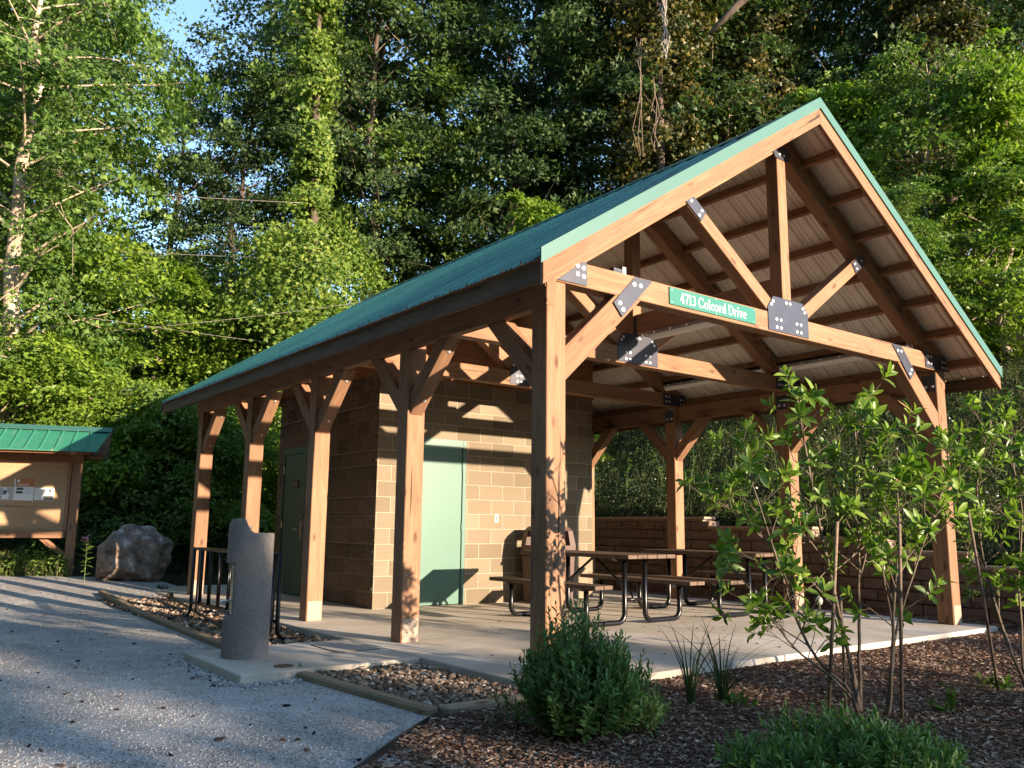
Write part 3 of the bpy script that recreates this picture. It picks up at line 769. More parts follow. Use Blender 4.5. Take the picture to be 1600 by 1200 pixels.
def text_mesh(body, size, mat, name, parent, loc, rot, xs=1.0, extr=0.0015, align='CENTER'):
    cu = bpy.data.curves.new(name, 'FONT'); cu.body = body; cu.size = size; cu.extrude = extr
    cu.align_x = align; cu.align_y = 'CENTER'; cu.resolution_u = 3
    to = bpy.data.objects.new(name, cu); COL.objects.link(to)
    bpy.context.view_layer.update()
    dg = bpy.context.evaluated_depsgraph_get()
    me = bpy.data.meshes.new_from_object(to.evaluated_get(dg))
    bpy.data.objects.remove(to); bpy.data.curves.remove(cu)
    me.materials.clear(); me.materials.append(mat)
    o = obj(name, me, parent); o.location = loc; o.rotation_euler = rot; o.scale = (xs, 1, 1)
    return o
def serif_line(body, cap, width, parent, y):
    """serif letters drawn as flat shapes (units of cap height), one mesh"""
    TK, TN, SF = 0.125, 0.05, 0.05
    def bx(x0, x1, z0, z1): return [[(x0, z0), (x1, z0), (x1, z1), (x0, z1)]]
    def bar(p, q, w_):
        d = Vector((q[0] - p[0], q[1] - p[1])); n_ = Vector((-d.y, d.x)).normalized() * w_ / 2
        return [[(p[0] - n_.x, p[1] - n_.y), (q[0] - n_.x, q[1] - n_.y), (q[0] + n_.x, q[1] + n_.y), (p[0] + n_.x, p[1] + n_.y)]]
    def bowl(cx, cz, rx, rz, a0, a1, tk=TK, tn=TN, n=18):
        out = []
        for k in range(n):
            q = []
            for a in (a0 + (a1 - a0) * k / n, a0 + (a1 - a0) * (k + 1) / n):
                t = tn + (tk - tn) * abs(math.cos(a)) ** 1.5
                q.append(((cx + rx * math.cos(a), cz + rz * math.sin(a)), (cx + (rx - t) * math.cos(a), cz + (rz - min(t, tn + 0.03)) * math.sin(a))))
            out.append([q[0][0], q[1][0], q[1][1], q[0][1]])
        return out
    pi = math.pi
    def stem(x, z1, top=True):
        return bx(x, x + TK, 0, z1) + bx(x - SF, x + TK + SF, 0, 0.04) + (bx(x - SF, x + TK + SF, z1 - 0.04, z1) if top else bx(x - SF, x, z1 - 0.07, z1 - 0.02))
    G = {
        '4': (bx(0.36, 0.36 + TK, 0, 1.0) + bar((0.03, 0.29), (0.42, 0.98), 0.06) + bx(0.0, 0.62, 0.25, 0.32) + bx(0.29, 0.58, 0, 0.04), 0.62),
        '7': (bx(0.02, 0.55, 0.9, 1.0) + bx(0.02, 0.06, 0.78, 0.9) + bar((0.5, 0.92), (0.22, 0.0), 0.12), 0.56),
        '1': (bx(0.14, 0.14 + TK, 0, 1.0) + bx(0.03, 0.40, 0, 0.045) + bar((0.02, 0.84), (0.16, 0.97), 0.06), 0.42),
        '3': (bowl(0.25, 0.75, 0.25, 0.25, -pi * 0.45, pi * 0.85, 0.13) + bowl(0.24, 0.28, 0.29, 0.28, -pi * 0.8, pi * 0.48, 0.14), 0.55),
        'C': (bowl(0.44, 0.5, 0.44, 0.51, pi * 0.22, pi * 1.78) + bx(0.74, 0.79, 0.70, 0.95) + bx(0.74, 0.78, 0.08, 0.28), 0.84),
        'o': (bowl(0.30, 0.33, 0.30, 0.34, 0, 2 * pi), 0.60),
        'l': (stem(0.07, 1.04, False), 0.30),
        'c': (bowl(0.29, 0.33, 0.29, 0.34, pi * 0.25, pi * 1.75) + bx(0.40, 0.50, 0.46, 0.57), 0.52),
        'r': (stem(0.07, 0.66, False) + bowl(0.34, 0.44, 0.19, 0.21, pi * 0.25, pi * 0.95, 0.05, 0.09, 8) + bx(0.40, 0.49, 0.50, 0.62), 0.46),
        'd': (bowl(0.29, 0.33, 0.29, 0.34, 0, 2 * pi) + bx(0.44, 0.44 + TK, 0.0, 1.04) + bx(0.59, 0.66, 0, 0.04) + bx(0.37, 0.44, 0.98, 1.03), 0.66),
        'D': (stem(0.06, 1.0) + bowl(0.30, 0.5, 0.52, 0.5, -pi / 2, pi / 2) + bx(0.2, 0.32, 0.0, 0.055) + bx(0.2, 0.32, 0.945, 1.0), 0.84),
        'i': (stem(0.07, 0.66, False) + bowl(0.145, 0.90, 0.085, 0.085, 0, 2 * pi, 0.084, 0.084), 0.30),
        'v': (bar((0.09, 0.64), (0.29, 0.0), 0.13) + bar((0.49, 0.64), (0.31, 0.02), 0.06) + bx(0.0, 0.20, 0.62, 0.66) + bx(0.38, 0.57, 0.62, 0.66), 0.56),
        'e': (bowl(0.29, 0.33, 0.29, 0.34, 0.0, pi * 1.76) + bx(0.06, 0.57, 0.34, 0.39), 0.57),
    }
    adv = 0.085; x = 0.0; items = []
    for ch in body:
        if ch == ' ': x += 0.33; continue
        shp, wd = G[ch]
        items.append((x, shp)); x += wd + adv
    sx = width / x; mb = MB()
    kk = 0
    for x0, shp in items:
        for pl in shp:
            kk += 1; dy = 0.00002 * (kk % 7)
            mb.add([(-width / 2 + (x0 + a) * sx, y - dy, (b - 0.5) * cap) for a, b in pl], [tuple(range(len(pl)))])
    return mb.build('lettering', M['white'], parent)
sg = thing('address_sign', 'green address sign with white lettering on the front tie beam', 'sign', (1.975, -0.002, 3.058))
mb = MB(); mb.box(-0.60, 0.60, -0.008, 0.0, -0.077, 0.077); mb.build('panel', M['sign_green'], sg, bevel=0.001)
mb = MB(); t_ = 0.004
mb.box(-0.60, 0.60, -0.0095, -0.0082, 0.0735, 0.077)
serif_line('4713 Colcord Drive', 0.093, 0.93, sg, -0.0092)
for bx_, bz_ in ((-0.57, 0.055), (-0.57, -0.055), (0.57, 0.055), (0.57, -0.055), (0.02, 0.069), (0.02, -0.069)): bolt(sg, bx_, -0.008, bz_, r=0.0045).name = 'screw'

# ------------------------------------------------------------------ block building
BL = thing('restroom_building', 'tan concrete block restroom under the pavilion roof', 'building', (0, 0, 0))
HW = 15 * 0.2032
def uv_quad_mesh(name, quads, mat):
    """quads: list of (4 points, 4 uvs)"""
    me = bpy.data.meshes.new(name)
    vs = []; fs = []; uvs = []
    for pts, uv in quads:
        b = len(vs); vs += pts; fs.append((b, b + 1, b + 2, b + 3)); uvs += uv
    me.from_pydata(vs, [], fs)
    l = me.uv_layers.new(name='UVMap')
    for i, uv in enumerate(uvs): l.data[i].uv = uv
    me.materials.append(mat)
    return me
DX0, DX1 = 1.62, 2.66      # front door opening (frame outside)
DZ = 11 * 0.2032
def wall_front(y):
    U0 = 2.09 - 0.2032 * 0    # a head joint of the upper row
    def uv(x, z): return (x - 2.09 + 0.4064 * 20, z)
    def Q(x0, x1, z0, z1): return ([(x0, y, z0), (x1, y, z0), (x1, y, z1), (x0, y, z1)], [uv(x0, z0), uv(x1, z0), uv(x1, z1), uv(x0, z1)])
    return [Q(BX, DX0, 0, DZ), Q(DX1, BXR, 0, DZ), Q(BX, BXR, DZ, HW)]
obj('front_wall', uv_quad_mesh('front_wall', wall_front(BY), M['cmu']), BL)
DY0, DY1 = 7.22, 8.12
def wall_left(x):
    def uv(y, z): return (y - BY + 0.4064 * 20 + 0.2032, z)
    def Q(y0, y1, z0, z1): return ([(x, y1, z0), (x, y0, z0), (x, y0, z1), (x, y1, z1)], [uv(y1, z0), uv(y0, z0), uv(y0, z1), uv(y1, z1)])
    return [Q(BY, DY0, 0, HW), Q(DY1, BYB, 0, HW), Q(DY0, DY1, DZ, HW)]
# rough face: subdivided grid pushed in and out so that the corner reads ragged
def rough_left():
    quads = []
    nyv, nzv = 120, 110
    ysl = np.linspace(BY, BYB, nyv + 1); zsl = np.linspace(0, HW, nzv + 1)
    r2 = np.random.default_rng(3)
    off = r2.normal(0, 0.006, (nyv + 1, nzv + 1)) - 0.010
    # mortar rows stay back
    for j, z in enumerate(zsl):
        fz = abs((z / 0.2032) - round(z / 0.2032)) * 0.2032
        if fz < 0.016: off[:, j] = 0.004
    off[0, :] += r2.normal(0, 0.004, nzv + 1)
    P = lambda i, j: (BX + off[i, j], ysl[i], zsl[j])
    uv = lambda i, j: (ysl[i] - BY + 0.4064 * 20 + 0.2032, zsl[j])
    for i in range(nyv):
        for j in range(nzv):
            yc_, zc_ = (ysl[i] + ysl[i + 1]) / 2, (zsl[j] + zsl[j + 1]) / 2
            if DY0 + 0.02 < yc_ < DY1 - 0.02 and zc_ < DZ - 0.02: continue
            quads.append(([P(i + 1, j), P(i, j), P(i, j + 1), P(i + 1, j + 1)], [uv(i + 1, j), uv(i, j), uv(i, j + 1), uv(i + 1, j + 1)]))
    return quads
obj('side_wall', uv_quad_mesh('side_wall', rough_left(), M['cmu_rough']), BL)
mb = MB(); mb.add([(BX, BYB, 0), (BXR, BYB, 0), (BXR, BYB, HW), (BX, BYB, HW), (BXR, BY, 0), (BXR, BY, HW)], [(0, 1, 2, 3), (1, 4, 5, 2)])
def uvq(p): return [(p[k][0] + p[k][1] + 8.128, p[k][2]) for k in range(4)]
p1 = [(BXR, BY, 0), (BXR, BYB, 0), (BXR, BYB, HW), (BXR, BY, HW)]; p2 = [(BXR, BYB, 0), (BX, BYB, 0), (BX, BYB, HW), (BXR, BYB, HW)]
obj('rear_wall', uv_quad_mesh('rear_wall', [(p1, uvq(p1)), (p2, uvq(p2))], M['cmu']), BL)
# board siding above the blocks
def boards(name, a0, a1, fn, place):
    mb = MB(); a = a0
    while a < a1 - 0.01:
        b = min(a + 0.19, a1)
        if name == 'gable_siding' and a < XM < b: b = XM
        place(mb, a + 0.003, b - 0.003, fn)
        a = b
    return mb.build(name, M['siding'], BL)
boards('gable_siding', BX - 0.02, BXR + 0.02, lambda x: zr(x) - 0.015,
       lambda m_, a, b, f: m_.prism([(a, HW + 0.004), (b, HW + 0.004), (b, f(b)), (a, f(a))], 'y', BY - 0.012, BY + 0.012))
boards('side_siding', BY + 0.014, BYB, lambda y: zr(BX) - 0.02,
       lambda m_, a, b, f: m_.box(BX - 0.014, BX + 0.01, a, b, HW + 0.004, f(a)))
mb = MB(); mb.box(BX + 0.012, BXR - 0.012, BY + 0.014, BYB - 0.01, HW - 0.03, HW + 0.002); mb.build('ceiling', M['siding'], BL)
beam('ledger', BL, (BX + 0.02, BY - 0.032, HW + 0.045), (BXR, BY - 0.032, HW + 0.045), 0.036, 0.085, mat=M['wood_dark'])
# front door
mb = MB(); fw_ = 0.055
mb.box(DX0, DX0 + fw_, BY - 0.012, BY + 0.10, 0.0, DZ); mb.box(DX1 - fw_, DX1, BY - 0.012, BY + 0.10, 0.0, DZ)
mb.box(DX0 + fw_ + 0.001, DX1 - fw_ - 0.001, BY - 0.0125, BY + 0.10, DZ - 0.10, DZ - 0.0005)
mb.build('door_frame', M['door_frame'], BL, bevel=0.002)
dr = MB().box(DX0 + fw_ + 0.006, DX1 - fw_ - 0.006, BY + 0.006, BY + 0.05, 0.012, DZ - 0.106).build('door', M['door'], BL, bevel=0.002)
for z in (0.28, 1.05, 1.88):
    MB().tube([(DX1 - fw_ - 0.003, BY - 0.004, z - 0.055), (DX1 - fw_ - 0.003, BY - 0.004, z + 0.055)], 0.009, 8).build('hinge', M['door_frame'], dr)
mb = MB(); mb.box(DX0 + 0.10, DX0 + 0.15, BY - 0.004, BY + 0.008, 0.93, 1.13); mb.tube([(DX0 + 0.125, BY - 0.05, 1.02), (DX0 + 0.25, BY - 0.05, 1.02)], 0.009, 8); mb.tube([(DX0 + 0.125, BY, 1.02), (DX0 + 0.125, BY - 0.05, 1.02)], 0.009, 8)
mb.build('handle', M['brass'], dr)
# side door
mb = MB()
mb.box(BX - 0.014, BX + 0.09, DY0, DY0 + fw_, 0, DZ); mb.box(BX - 0.014, BX + 0.09, DY1 - fw_, DY1, 0, DZ)
mb.box(BX - 0.0145, BX + 0.09, DY0 + fw_ + 0.001, DY1 - fw_ - 0.001, DZ - 0.10, DZ - 0.0005)
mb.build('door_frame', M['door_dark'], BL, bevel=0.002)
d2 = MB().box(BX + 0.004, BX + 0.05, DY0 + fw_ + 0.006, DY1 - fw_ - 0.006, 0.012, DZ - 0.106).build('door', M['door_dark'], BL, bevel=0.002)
d2['label'] = 'dark green restroom door on the shaded side'
hb = MB()
hb.box(BX - 0.006, BX + 0.006, DY0 + 0.10, DY0 + 0.145, 0.84, 1.10)
hb.tube([(BX - 0.055, DY0 + 0.125, 0.98), (BX - 0.055, DY0 + 0.26, 0.98)], 0.010, 8); hb.tube([(BX, DY0 + 0.125, 0.98), (BX - 0.055, DY0 + 0.125, 0.98)], 0.010, 8)
hb.tube([(BX - 0.02, DY0 + 0.122, 1.17), (BX + 0.005, DY0 + 0.122, 1.17)], 0.022, 12)
hb.build('handle', M['brass'], d2)
for z in (0.28, 1.05, 1.9):
    MB().tube([(BX - 0.006, DY1 - fw_ - 0.002, z - 0.055), (BX - 0.006, DY1 - fw_ - 0.002, z + 0.055)], 0.010, 8).build('hinge', M['brass'], d2)
ds = MB().box(BX - 0.010, BX + 0.003, 7.49, 7.71, 1.60, 1.73).build('door_sign', M['sign_brown'], d2, bevel=0.001)
text_mesh('Restroom', 0.034, M['tan_text'], 'sign_lettering', d2, (BX - 0.012, 7.575, 1.665), (math.pi / 2, 0, -math.pi / 2), 0.75)
mb = MB(); mb.box(BX - 0.0115, BX - 0.0102, 7.672, 7.682, 1.63, 1.69); mb.tube([(BX - 0.0115, 7.677, 1.700), (BX - 0.0102, 7.677, 1.700)], 0.006, 10)
mb.build('sign_symbol', M['tan_text'], d2)
mb = MB(); mb.box(3.165, 3.235, BY - 0.008, BY - 0.0005, 1.11, 1.23); ou = mb.build('outlet', M['ivory'], BL, bevel=0.002)
MB().box(3.19, 3.21, BY - 0.0095, BY - 0.0085, 1.15, 1.19).build('socket', M['edging'], ou)
# thin hanging wires
def cable(name, pts, r, label, cat, mat, group=None):
    o = MB().tube(pts, r, 6).build(name, mat, smooth=True)
    return tag(o, label, cat, group)

# ------------------------------------------------------------------ trash receptacle
TC = thing('trash_receptacle', 'brown hooded trash receptacle by the block wall', 'trash can', (3.80, 4.56, 0))
hw = 0.27
mb = MB()
def ring(z, h): return [(-h, -h, z), (h, -h, z), (h, h, z), (-h, h, z)]
def stack(mb, levels):
    vs = []; fs = []
    for z, h in levels: vs += ring(z, h)
    n = len(levels)
    for i in range(n - 1):
        for k in range(4): fs.append((i * 4 + k, i * 4 + (k + 1) % 4, (i + 1) * 4 + (k + 1) % 4, (i + 1) * 4 + k))
    fs.append((3, 2, 1, 0)); fs.append(tuple(range((n - 1) * 4, n * 4)))
    mb.add(vs, fs)
stack(mb, [(0.02, hw - 0.02), (0.66, hw)]); mb.build('body', M['can'], TC, bevel=0.012)
mb = MB(); stack(mb, [(0.662, hw + 0.025), (0.70, hw + 0.03)]); mb.build('rim', M['can'], TC, bevel=0.006)
mb = MB(); mb.box(-hw + 0.03, hw - 0.03, -hw + 0.03, hw - 0.03, 0.702, 0.72); mb.build('liner', M['can_dark'], TC)
mb = MB()    # hood: four corner legs, lower band, top
for sx in (-1, 1):
    for sy in (-1, 1):
        a0, a1 = hw + 0.005, hw - 0.025
        x0_, x1_ = sx * a0, sx * (a0 - 0.10); y0_, y1_ = sy * a0, sy * (a0 - 0.10)
        xa, xb_ = sx * a1, sx * (a1 - 0.085); ya, yb_ = sy * a1, sy * (a1 - 0.085)
        vs = [(x0_, y0_, 0.80), (x1_, y0_, 0.80), (x1_, y1_, 0.80), (x0_, y1_, 0.80), (xa, ya, 1.0), (xb_, ya, 1.0), (xb_, yb_, 1.0), (xa, yb_, 1.0)]
        mb.add(vs, [(0, 1, 2, 3), (4, 5, 6, 7), (0, 1, 5, 4), (1, 2, 6, 5), (2, 3, 7, 6), (3, 0, 4, 7)])
stack(mb, [(1.0, hw - 0.02), (1.06, hw - 0.07)])
for s in (-1, 1):
    mb.box(-hw, hw, s * hw - 0.012, s * hw + 0.012, 0.702, 0.80); mb.box(s * hw - 0.012, s * hw + 0.012, -hw + 0.013, hw - 0.013, 0.702, 0.80)
mb.build('hood', M['can'], TC)

# ------------------------------------------------------------------ picnic tables
def picnic_table(x, y, label):
    t = thing('picnic_table', label, 'picnic table', (x, y, 0), group='picnic tables on the slab')
    HL = 0.94
    def planks(name, xa, xb, n, z, th=0.042):
        mb = MB(); wd = (xb - xa) / n
        for k in range(n): mb.box(xa + k * wd + 0.004, xa + (k + 1) * wd - 0.004, -HL, HL, z - th, z)
        o = mb.build(name, M['plank'], t, bevel=0.004)
        return o
    planks('tabletop', -0.375, 0.375, 5, 0.765)
    planks('seat', -0.86, -0.60, 2, 0.455)
    planks('seat', 0.60, 0.86, 2, 0.455)
    for sy in (-0.66, 0.66):
        for sx in (-1, 1):
            r_ = 0.10; xi, xo = 0.16, 0.73
            pts = [(sx * xi, sy, 0.70), (sx * xi, sy, 0.03 + r_)]
            pts += [(sx * (xi + r_ - r_ * math.cos(a)), sy, 0.03 + r_ - r_ * math.sin(a)) for a in np.linspace(0.2, math.pi / 2, 6)]
            pts += [(sx * (xo - r_ + r_ * math.sin(a)), sy, 0.03 + r_ - r_ * math.cos(a)) for a in np.linspace(0, math.pi / 2, 7)]
            pts += [(sx * xo, sy, 0.40)]
            MB().tube(pts, 0.029, 12).build('leg', M['black'], t, smooth=True)
        mb = MB()
        mb.prism([(-0.34, 0.722), (-0.28, 0.69), (0.28, 0.69), (0.34, 0.722)], 'y', sy - 0.03, sy + 0.03)
        mb.build('bracket', M['black'], t)
        for sx in (-1, 1):
            MB().prism([(sx * 0.73 - 0.11, 0.412), (sx * 0.73 - 0.07, 0.385), (sx * 0.73 + 0.07, 0.385), (sx * 0.73 + 0.11, 0.412)], 'y', sy - 0.03, sy + 0.03).build('bracket', M['black'], t)
        MB().tube([(0.0, 0.03 * (1 if sy > 0 else -1), 0.70), (0.0, sy * 0.92, 0.33), (0.0, sy, 0.25)], 0.016, 8).build('brace', M['black'], t, smooth=True)
        MB().tube([(-0.17, sy, 0.27), (0.17, sy, 0.27)], 0.014, 8).build('crossbar', M['black'], t, smooth=True)
    return t
picnic_table(2.95, 2.68, 'nearer picnic table, partly hidden behind the front left post')
picnic_table(4.98, 2.56, 'farther picnic table, behind the leafy saplings by the retaining wall')

# ------------------------------------------------------------------ drinking fountain
FT = thing('drinking_fountain', 'grey concrete drinking fountain with scooped top on the pad', 'drinking fountain', (-1.43, 2.10, -0.004))
FR = 0.186
def fountain():
    nth, ha = 128, 0.0
    ud = -RT * math.cos(R(22)) - np.array([fw[0], fw[1], 0]) * math.sin(R(22)); ud[2] = 0; ud /= np.linalg.norm(ud)
    vd = np.array([-ud[1], ud[0]])
    zs_ = list(np.linspace(0, 0.31, 5)) + [0.318, 0.322] + list(np.linspace(0.34, 0.72, 10)) + [0.738, 0.742] + list(np.linspace(0.76, 0.97, 8))
    def top(u):          # silhouette: rounded high lip at u>0 (panel side), scoop, flat rim
        if u > 0.115: return 1.10 - 0.10 * (1 - math.sqrt(max(0, 1 - ((u - 0.115) / 0.072) ** 2)))
        if u > 0.065: return 1.10
        if u > -0.025:
            t = (0.065 - u) / 0.09
            return 0.985 + 0.115 * (1 - t) ** 2.2
        return 0.985
    vs = []; fs = []
    def pt(u, v, z):
        return (ud[0] * u + vd[0] * v, ud[1] * u + vd[1] * v, z)
    for z in zs_:
        for k in range(nth):
            th = 2 * math.pi * k / nth
            rr = FR * (1.0 - 0.02 * z)
            u, v = rr * math.cos(th), rr * math.sin(th)
            if 0.32 < z < 0.74 and u > 0.125 and abs(v) < 0.16: u = 0.125
            vs.append(pt(u, v, z))
    nz = len(zs_)
    rad = [1.0, 0.985, 0.95, 0.9, 0.84, 0.78, 0.72, 0.66, 0.6, 0.54, 0.48, 0.42, 0.36, 0.3, 0.24, 0.18, 0.12, 0.06]
    base = len(vs)
    for ri, f_ in enumerate(rad):
        for k in range(nth):
            th = 2 * math.pi * k / nth
            rr = FR * 0.98 * f_
            u, v = rr * math.cos(th), rr * math.sin(th)
            z = top(u) - (0.012 if ri == 0 else 0.0)
            if u < 0.06: z -= 0.05 * max(0, 1 - (f_ / 0.75) ** 2) * min(1, (0.06 - u) / 0.06)
            vs.append(pt(u, v, z))
    rows = nz + len(rad)
    for i in range(rows - 1):
        for k in range(nth):
            a, b = i * nth + k, i * nth + (k + 1) % nth
            fs.append((a, b, b + nth, a + nth))
    fs.append(tuple((rows - 1) * nth + k for k in range(nth)))
    mb = MB().add(vs, fs); o = mb.build('column', M['aggregate'], FT, smooth=True)
    ang = math.atan2(ud[1], ud[0])
    pn = MB().box(0.1262, 0.131, -0.122, 0.122, 0.332, 0.728).build('panel', M['steel'], FT, bevel=0.002)
    pn.rotation_euler = (0, 0, ang)
    mb = MB(); mb.tube([(0.131, 0.06, 0.64), (0.142, 0.06, 0.64)], 0.018, 14); b = mb.build('button', M['brass'], pn)
    mb = MB(); mb.tube([(0.131, 0.0, 0.44), (0.20, 0.0, 0.44), (0.205, 0.0, 0.42)], 0.011, 10); mb.build('spigot', M['bolt'], pn, smooth=True)
    mb = MB()
    for yy in (-0.11, 0.11):
        for zz in (0.35, 0.53, 0.71): mb.tube([(0.131, yy, zz), (0.134, yy, zz)], 0.006, 8)
    mb.build('screws', M['bolt'], pn)
    mb = MB(); mb.box(0.1305, 0.1318, -0.10, -0.075, 0.365, 0.395); mb.build('keyhole', M['edging'], pn)
    mb = MB(); mb.tube([(0.06, 0.03, 1.0), (0.02, 0.03, 1.03), (0.0, 0.03, 1.025)], 0.008, 8); q_ = mb.build('spout', M['bolt'], FT, smooth=True); q_.rotation_euler = (0, 0, ang)
fountain()

# ------------------------------------------------------------------ bike rack
BR = thing('bike_rack', 'black steel bike rack with upright bars in the stone bed', 'bike rack', (-0.80, 4.30, -0.06))
L_ = 1.22
for dx_ in (-0.035, 0.035):
    MB().tube([(dx_, -L_, 0.82), (dx_, L_, 0.82)], 0.017, 10).build('top_rail', M['black'], BR, smooth=True)
for dx_ in (-0.035, 0.035): MB().tube([(dx_, -L_, 0.20), (dx_, L_, 0.20)], 0.015, 10).build('bottom_rail', M['black'], BR, smooth=True)
for k in range(15):
    yy = -L_ + 0.12 + k * (2 * L_ - 0.24) / 14
    MB().tube([(-0.035 if k % 2 else 0.035, yy, 0.82), (-0.035 if k % 2 else 0.035, yy, 0.20)], 0.012, 8).build('bar', M['black'], BR, smooth=True)
for sy in (-1, 1):
    for sx in (-1, 1):
        pts = [(sx * 0.035, sy * L_, 0.835), (sx * 0.035, sy * L_, 0.16)] + [(sx * (0.035 + 0.12 - 0.12 * math.cos(a)), sy * L_, 0.14 - 0.11 * math.sin(a)) for a in np.linspace(0.2, math.pi / 2, 6)] + [(sx * 0.30, sy * L_, 0.03)]
        MB().tube(pts, 0.021, 10).build('leg', M['black'], BR, smooth=True)
bar = thing('metal_bar', 'rusty steel bar with a knob end lying in the stone bed', 'bar', (-0.62, 5.9, 0.0))
MB().tube([(0.18, 1.85, 0.03), (-0.30, -1.75, 0.0)], 0.017, 8).build('rod', M['rust'], bar, smooth=True)
MB().tube([(0.184, 1.88, 0.0), (0.184, 1.88, 0.03), (0.184, 1.88, 0.075), (0.184, 1.88, 0.09)], [0.03, 0.05, 0.045, 0.015], 10).build('knob', M['rust'], bar, smooth=True)

# ------------------------------------------------------------------ landscape timbers and edging
def timber(p0, p1, label, w=0.09, h=0.10):
    o = beam('landscape_timber', None, p0, p1, w, h, M['timber_edge'], bevel=0.014)
    return tag(o, label, 'timber', 'landscape timbers round the stone beds')
timber((-1.30, 1.26, -0.066), (-1.17, -0.36, -0.070), 'weathered timber on the left of the stone bed by the pad')
timber((-1.115, -0.38, -0.064), (-0.30, -0.40, -0.060), 'pale weathered timber across the front of the stone bed', 0.095)
timber((-1.28, 2.63, -0.06), (-1.17, 6.2, -0.06), 'weathered timber edging the bike rack bed behind the fountain')
timber((-1.17, 6.22, -0.06), (-1.03, 9.2, 0.0), 'far weathered timber edging the bike rack bed toward the boulder')
pts = []
mb = MB()
nrm = np.array([ED[1], -ED[0]])
for k in range(30):
    a = EA + ED * (k * 0.24); b = EA + ED * ((k + 1) * 0.24 - 0.0005)
    j0 = 0.012 * math.sin(k * 0.8); j1 = 0.012 * math.sin((k + 1) * 0.8)
    a = a + nrm * j0; b = b + nrm * j1
    c_, d_ = b + nrm * 0.006, a + nrm * 0.006
    mb.prism([tuple(a), tuple(b), tuple(c_), tuple(d_)], 'z', -0.12, -0.040)
tag(mb.build('lawn_edging', M['edging']), 'thin dark metal edging between gravel and mulch', 'edging')

# ------------------------------------------------------------------ retaining wall
RW = thing('retaining_wall', 'stepped brown block retaining wall behind the slab', 'wall', (0, 0, 0))
def rough_block(mb, x0, x1, y0, y1, z0, z1, r_):
    # split face on the x0 side with a chamfered outline and a bulging, uneven front
    c = 0.012
    js = [r_.normal(0, 0.006) for _ in range(9)]
    ym = (y0 + y1) / 2; zm = (z0 + z1) / 2
    F = []
    for a, yy in enumerate((y0 + c, ym, y1 - c)):
        for b, zz in enumerate((z0 + c, zm, z1 - c)):
            F.append((x0 - 0.010 + js[a * 3 + b] - (0.008 if a == 1 and b == 1 else 0), yy, zz))
    edge = [(x0 + 0.014, y0, z0), (x0 + 0.014, ym, z0), (x0 + 0.014, y1, z0), (x0 + 0.014, y1, zm), (x0 + 0.014, y1, z1), (x0 + 0.014, ym, z1), (x0 + 0.014, y0, z1), (x0 + 0.014, y0, zm)]
    back = [(x1, y0, z0), (x1, y1, z0), (x1, y1, z1), (x1, y0, z1)]
    vs = F + edge + back
    f = [(0, 1, 4, 3), (1, 2, 5, 4), (3, 4, 7, 6), (4, 5, 8, 7)]
    ri = [0, 3, 6, 7, 8, 5, 2, 1]
    for k in range(8):
        f.append((ri[k], ri[(k + 1) % 8], 9 + (k + 1) % 8, 9 + k))
    b0 = 17
    f += [(9, 10, 11, b0 + 1, b0), (11, 12, 13, b0 + 2, b0 + 1), (13, 14, 15, b0 + 3, b0 + 2), (15, 16, 9, b0, b0 + 3), (b0, b0 + 1, b0 + 2, b0 + 3)]
    mb.add(vs, f)
r_ = np.random.default_rng(5)
mb = MB(); capmb = MB()
BH = 0.1515; BW = 0.405
yend = 12.4
for row in range(-1, 9):
    z0 = -0.01 + row * BH - 0.02; z1 = z0 + BH
    y = -4.0 + (BW / 2 if row % 2 else 0)
    while y < yend:
        zt = float(wall_top(max(y + 0.2, -1)))
        if z1 <= zt - 0.045:
            rough_block(mb, WX, WX + 0.25, y + 0.003, y + BW - 0.003, z0, z1 - 0.004, r_)
        y += BW
mb.build('blocks', M['retwall'], RW)
segs = [(-4.0, 0.33, 0.64), (0.33, 1.37, 0.80), (1.37, 2.5, 0.96), (2.5, 4.5, 1.10), (4.5, 12.4, 1.25)]
for k, (a, b, zt) in enumerate(segs):
    capmb.box(WX + 0.02, WX + 0.26, a + (0.0 if k == 0 else -0.0), b - 0.002, zt - 0.30, zt - 0.046)
    y = a - (0.10 if k else 0)
    while y < b - 0.05 - 0.1:
        e = min(y + 0.44, b - 0.103)
        if b - e < 0.2: e = b - 0.103
        capmb.box(WX - 0.02, WX + 0.27, y + 0.002, e - 0.002, zt - 0.045, zt)
        y = e
    if k:
        capmb.box(WX - 0.008, WX + 0.25, a - 0.06, a - 0.002, zt - 0.15, zt - 0.047)
capmb.build('caps', M['cap'], RW, bevel=0.006)

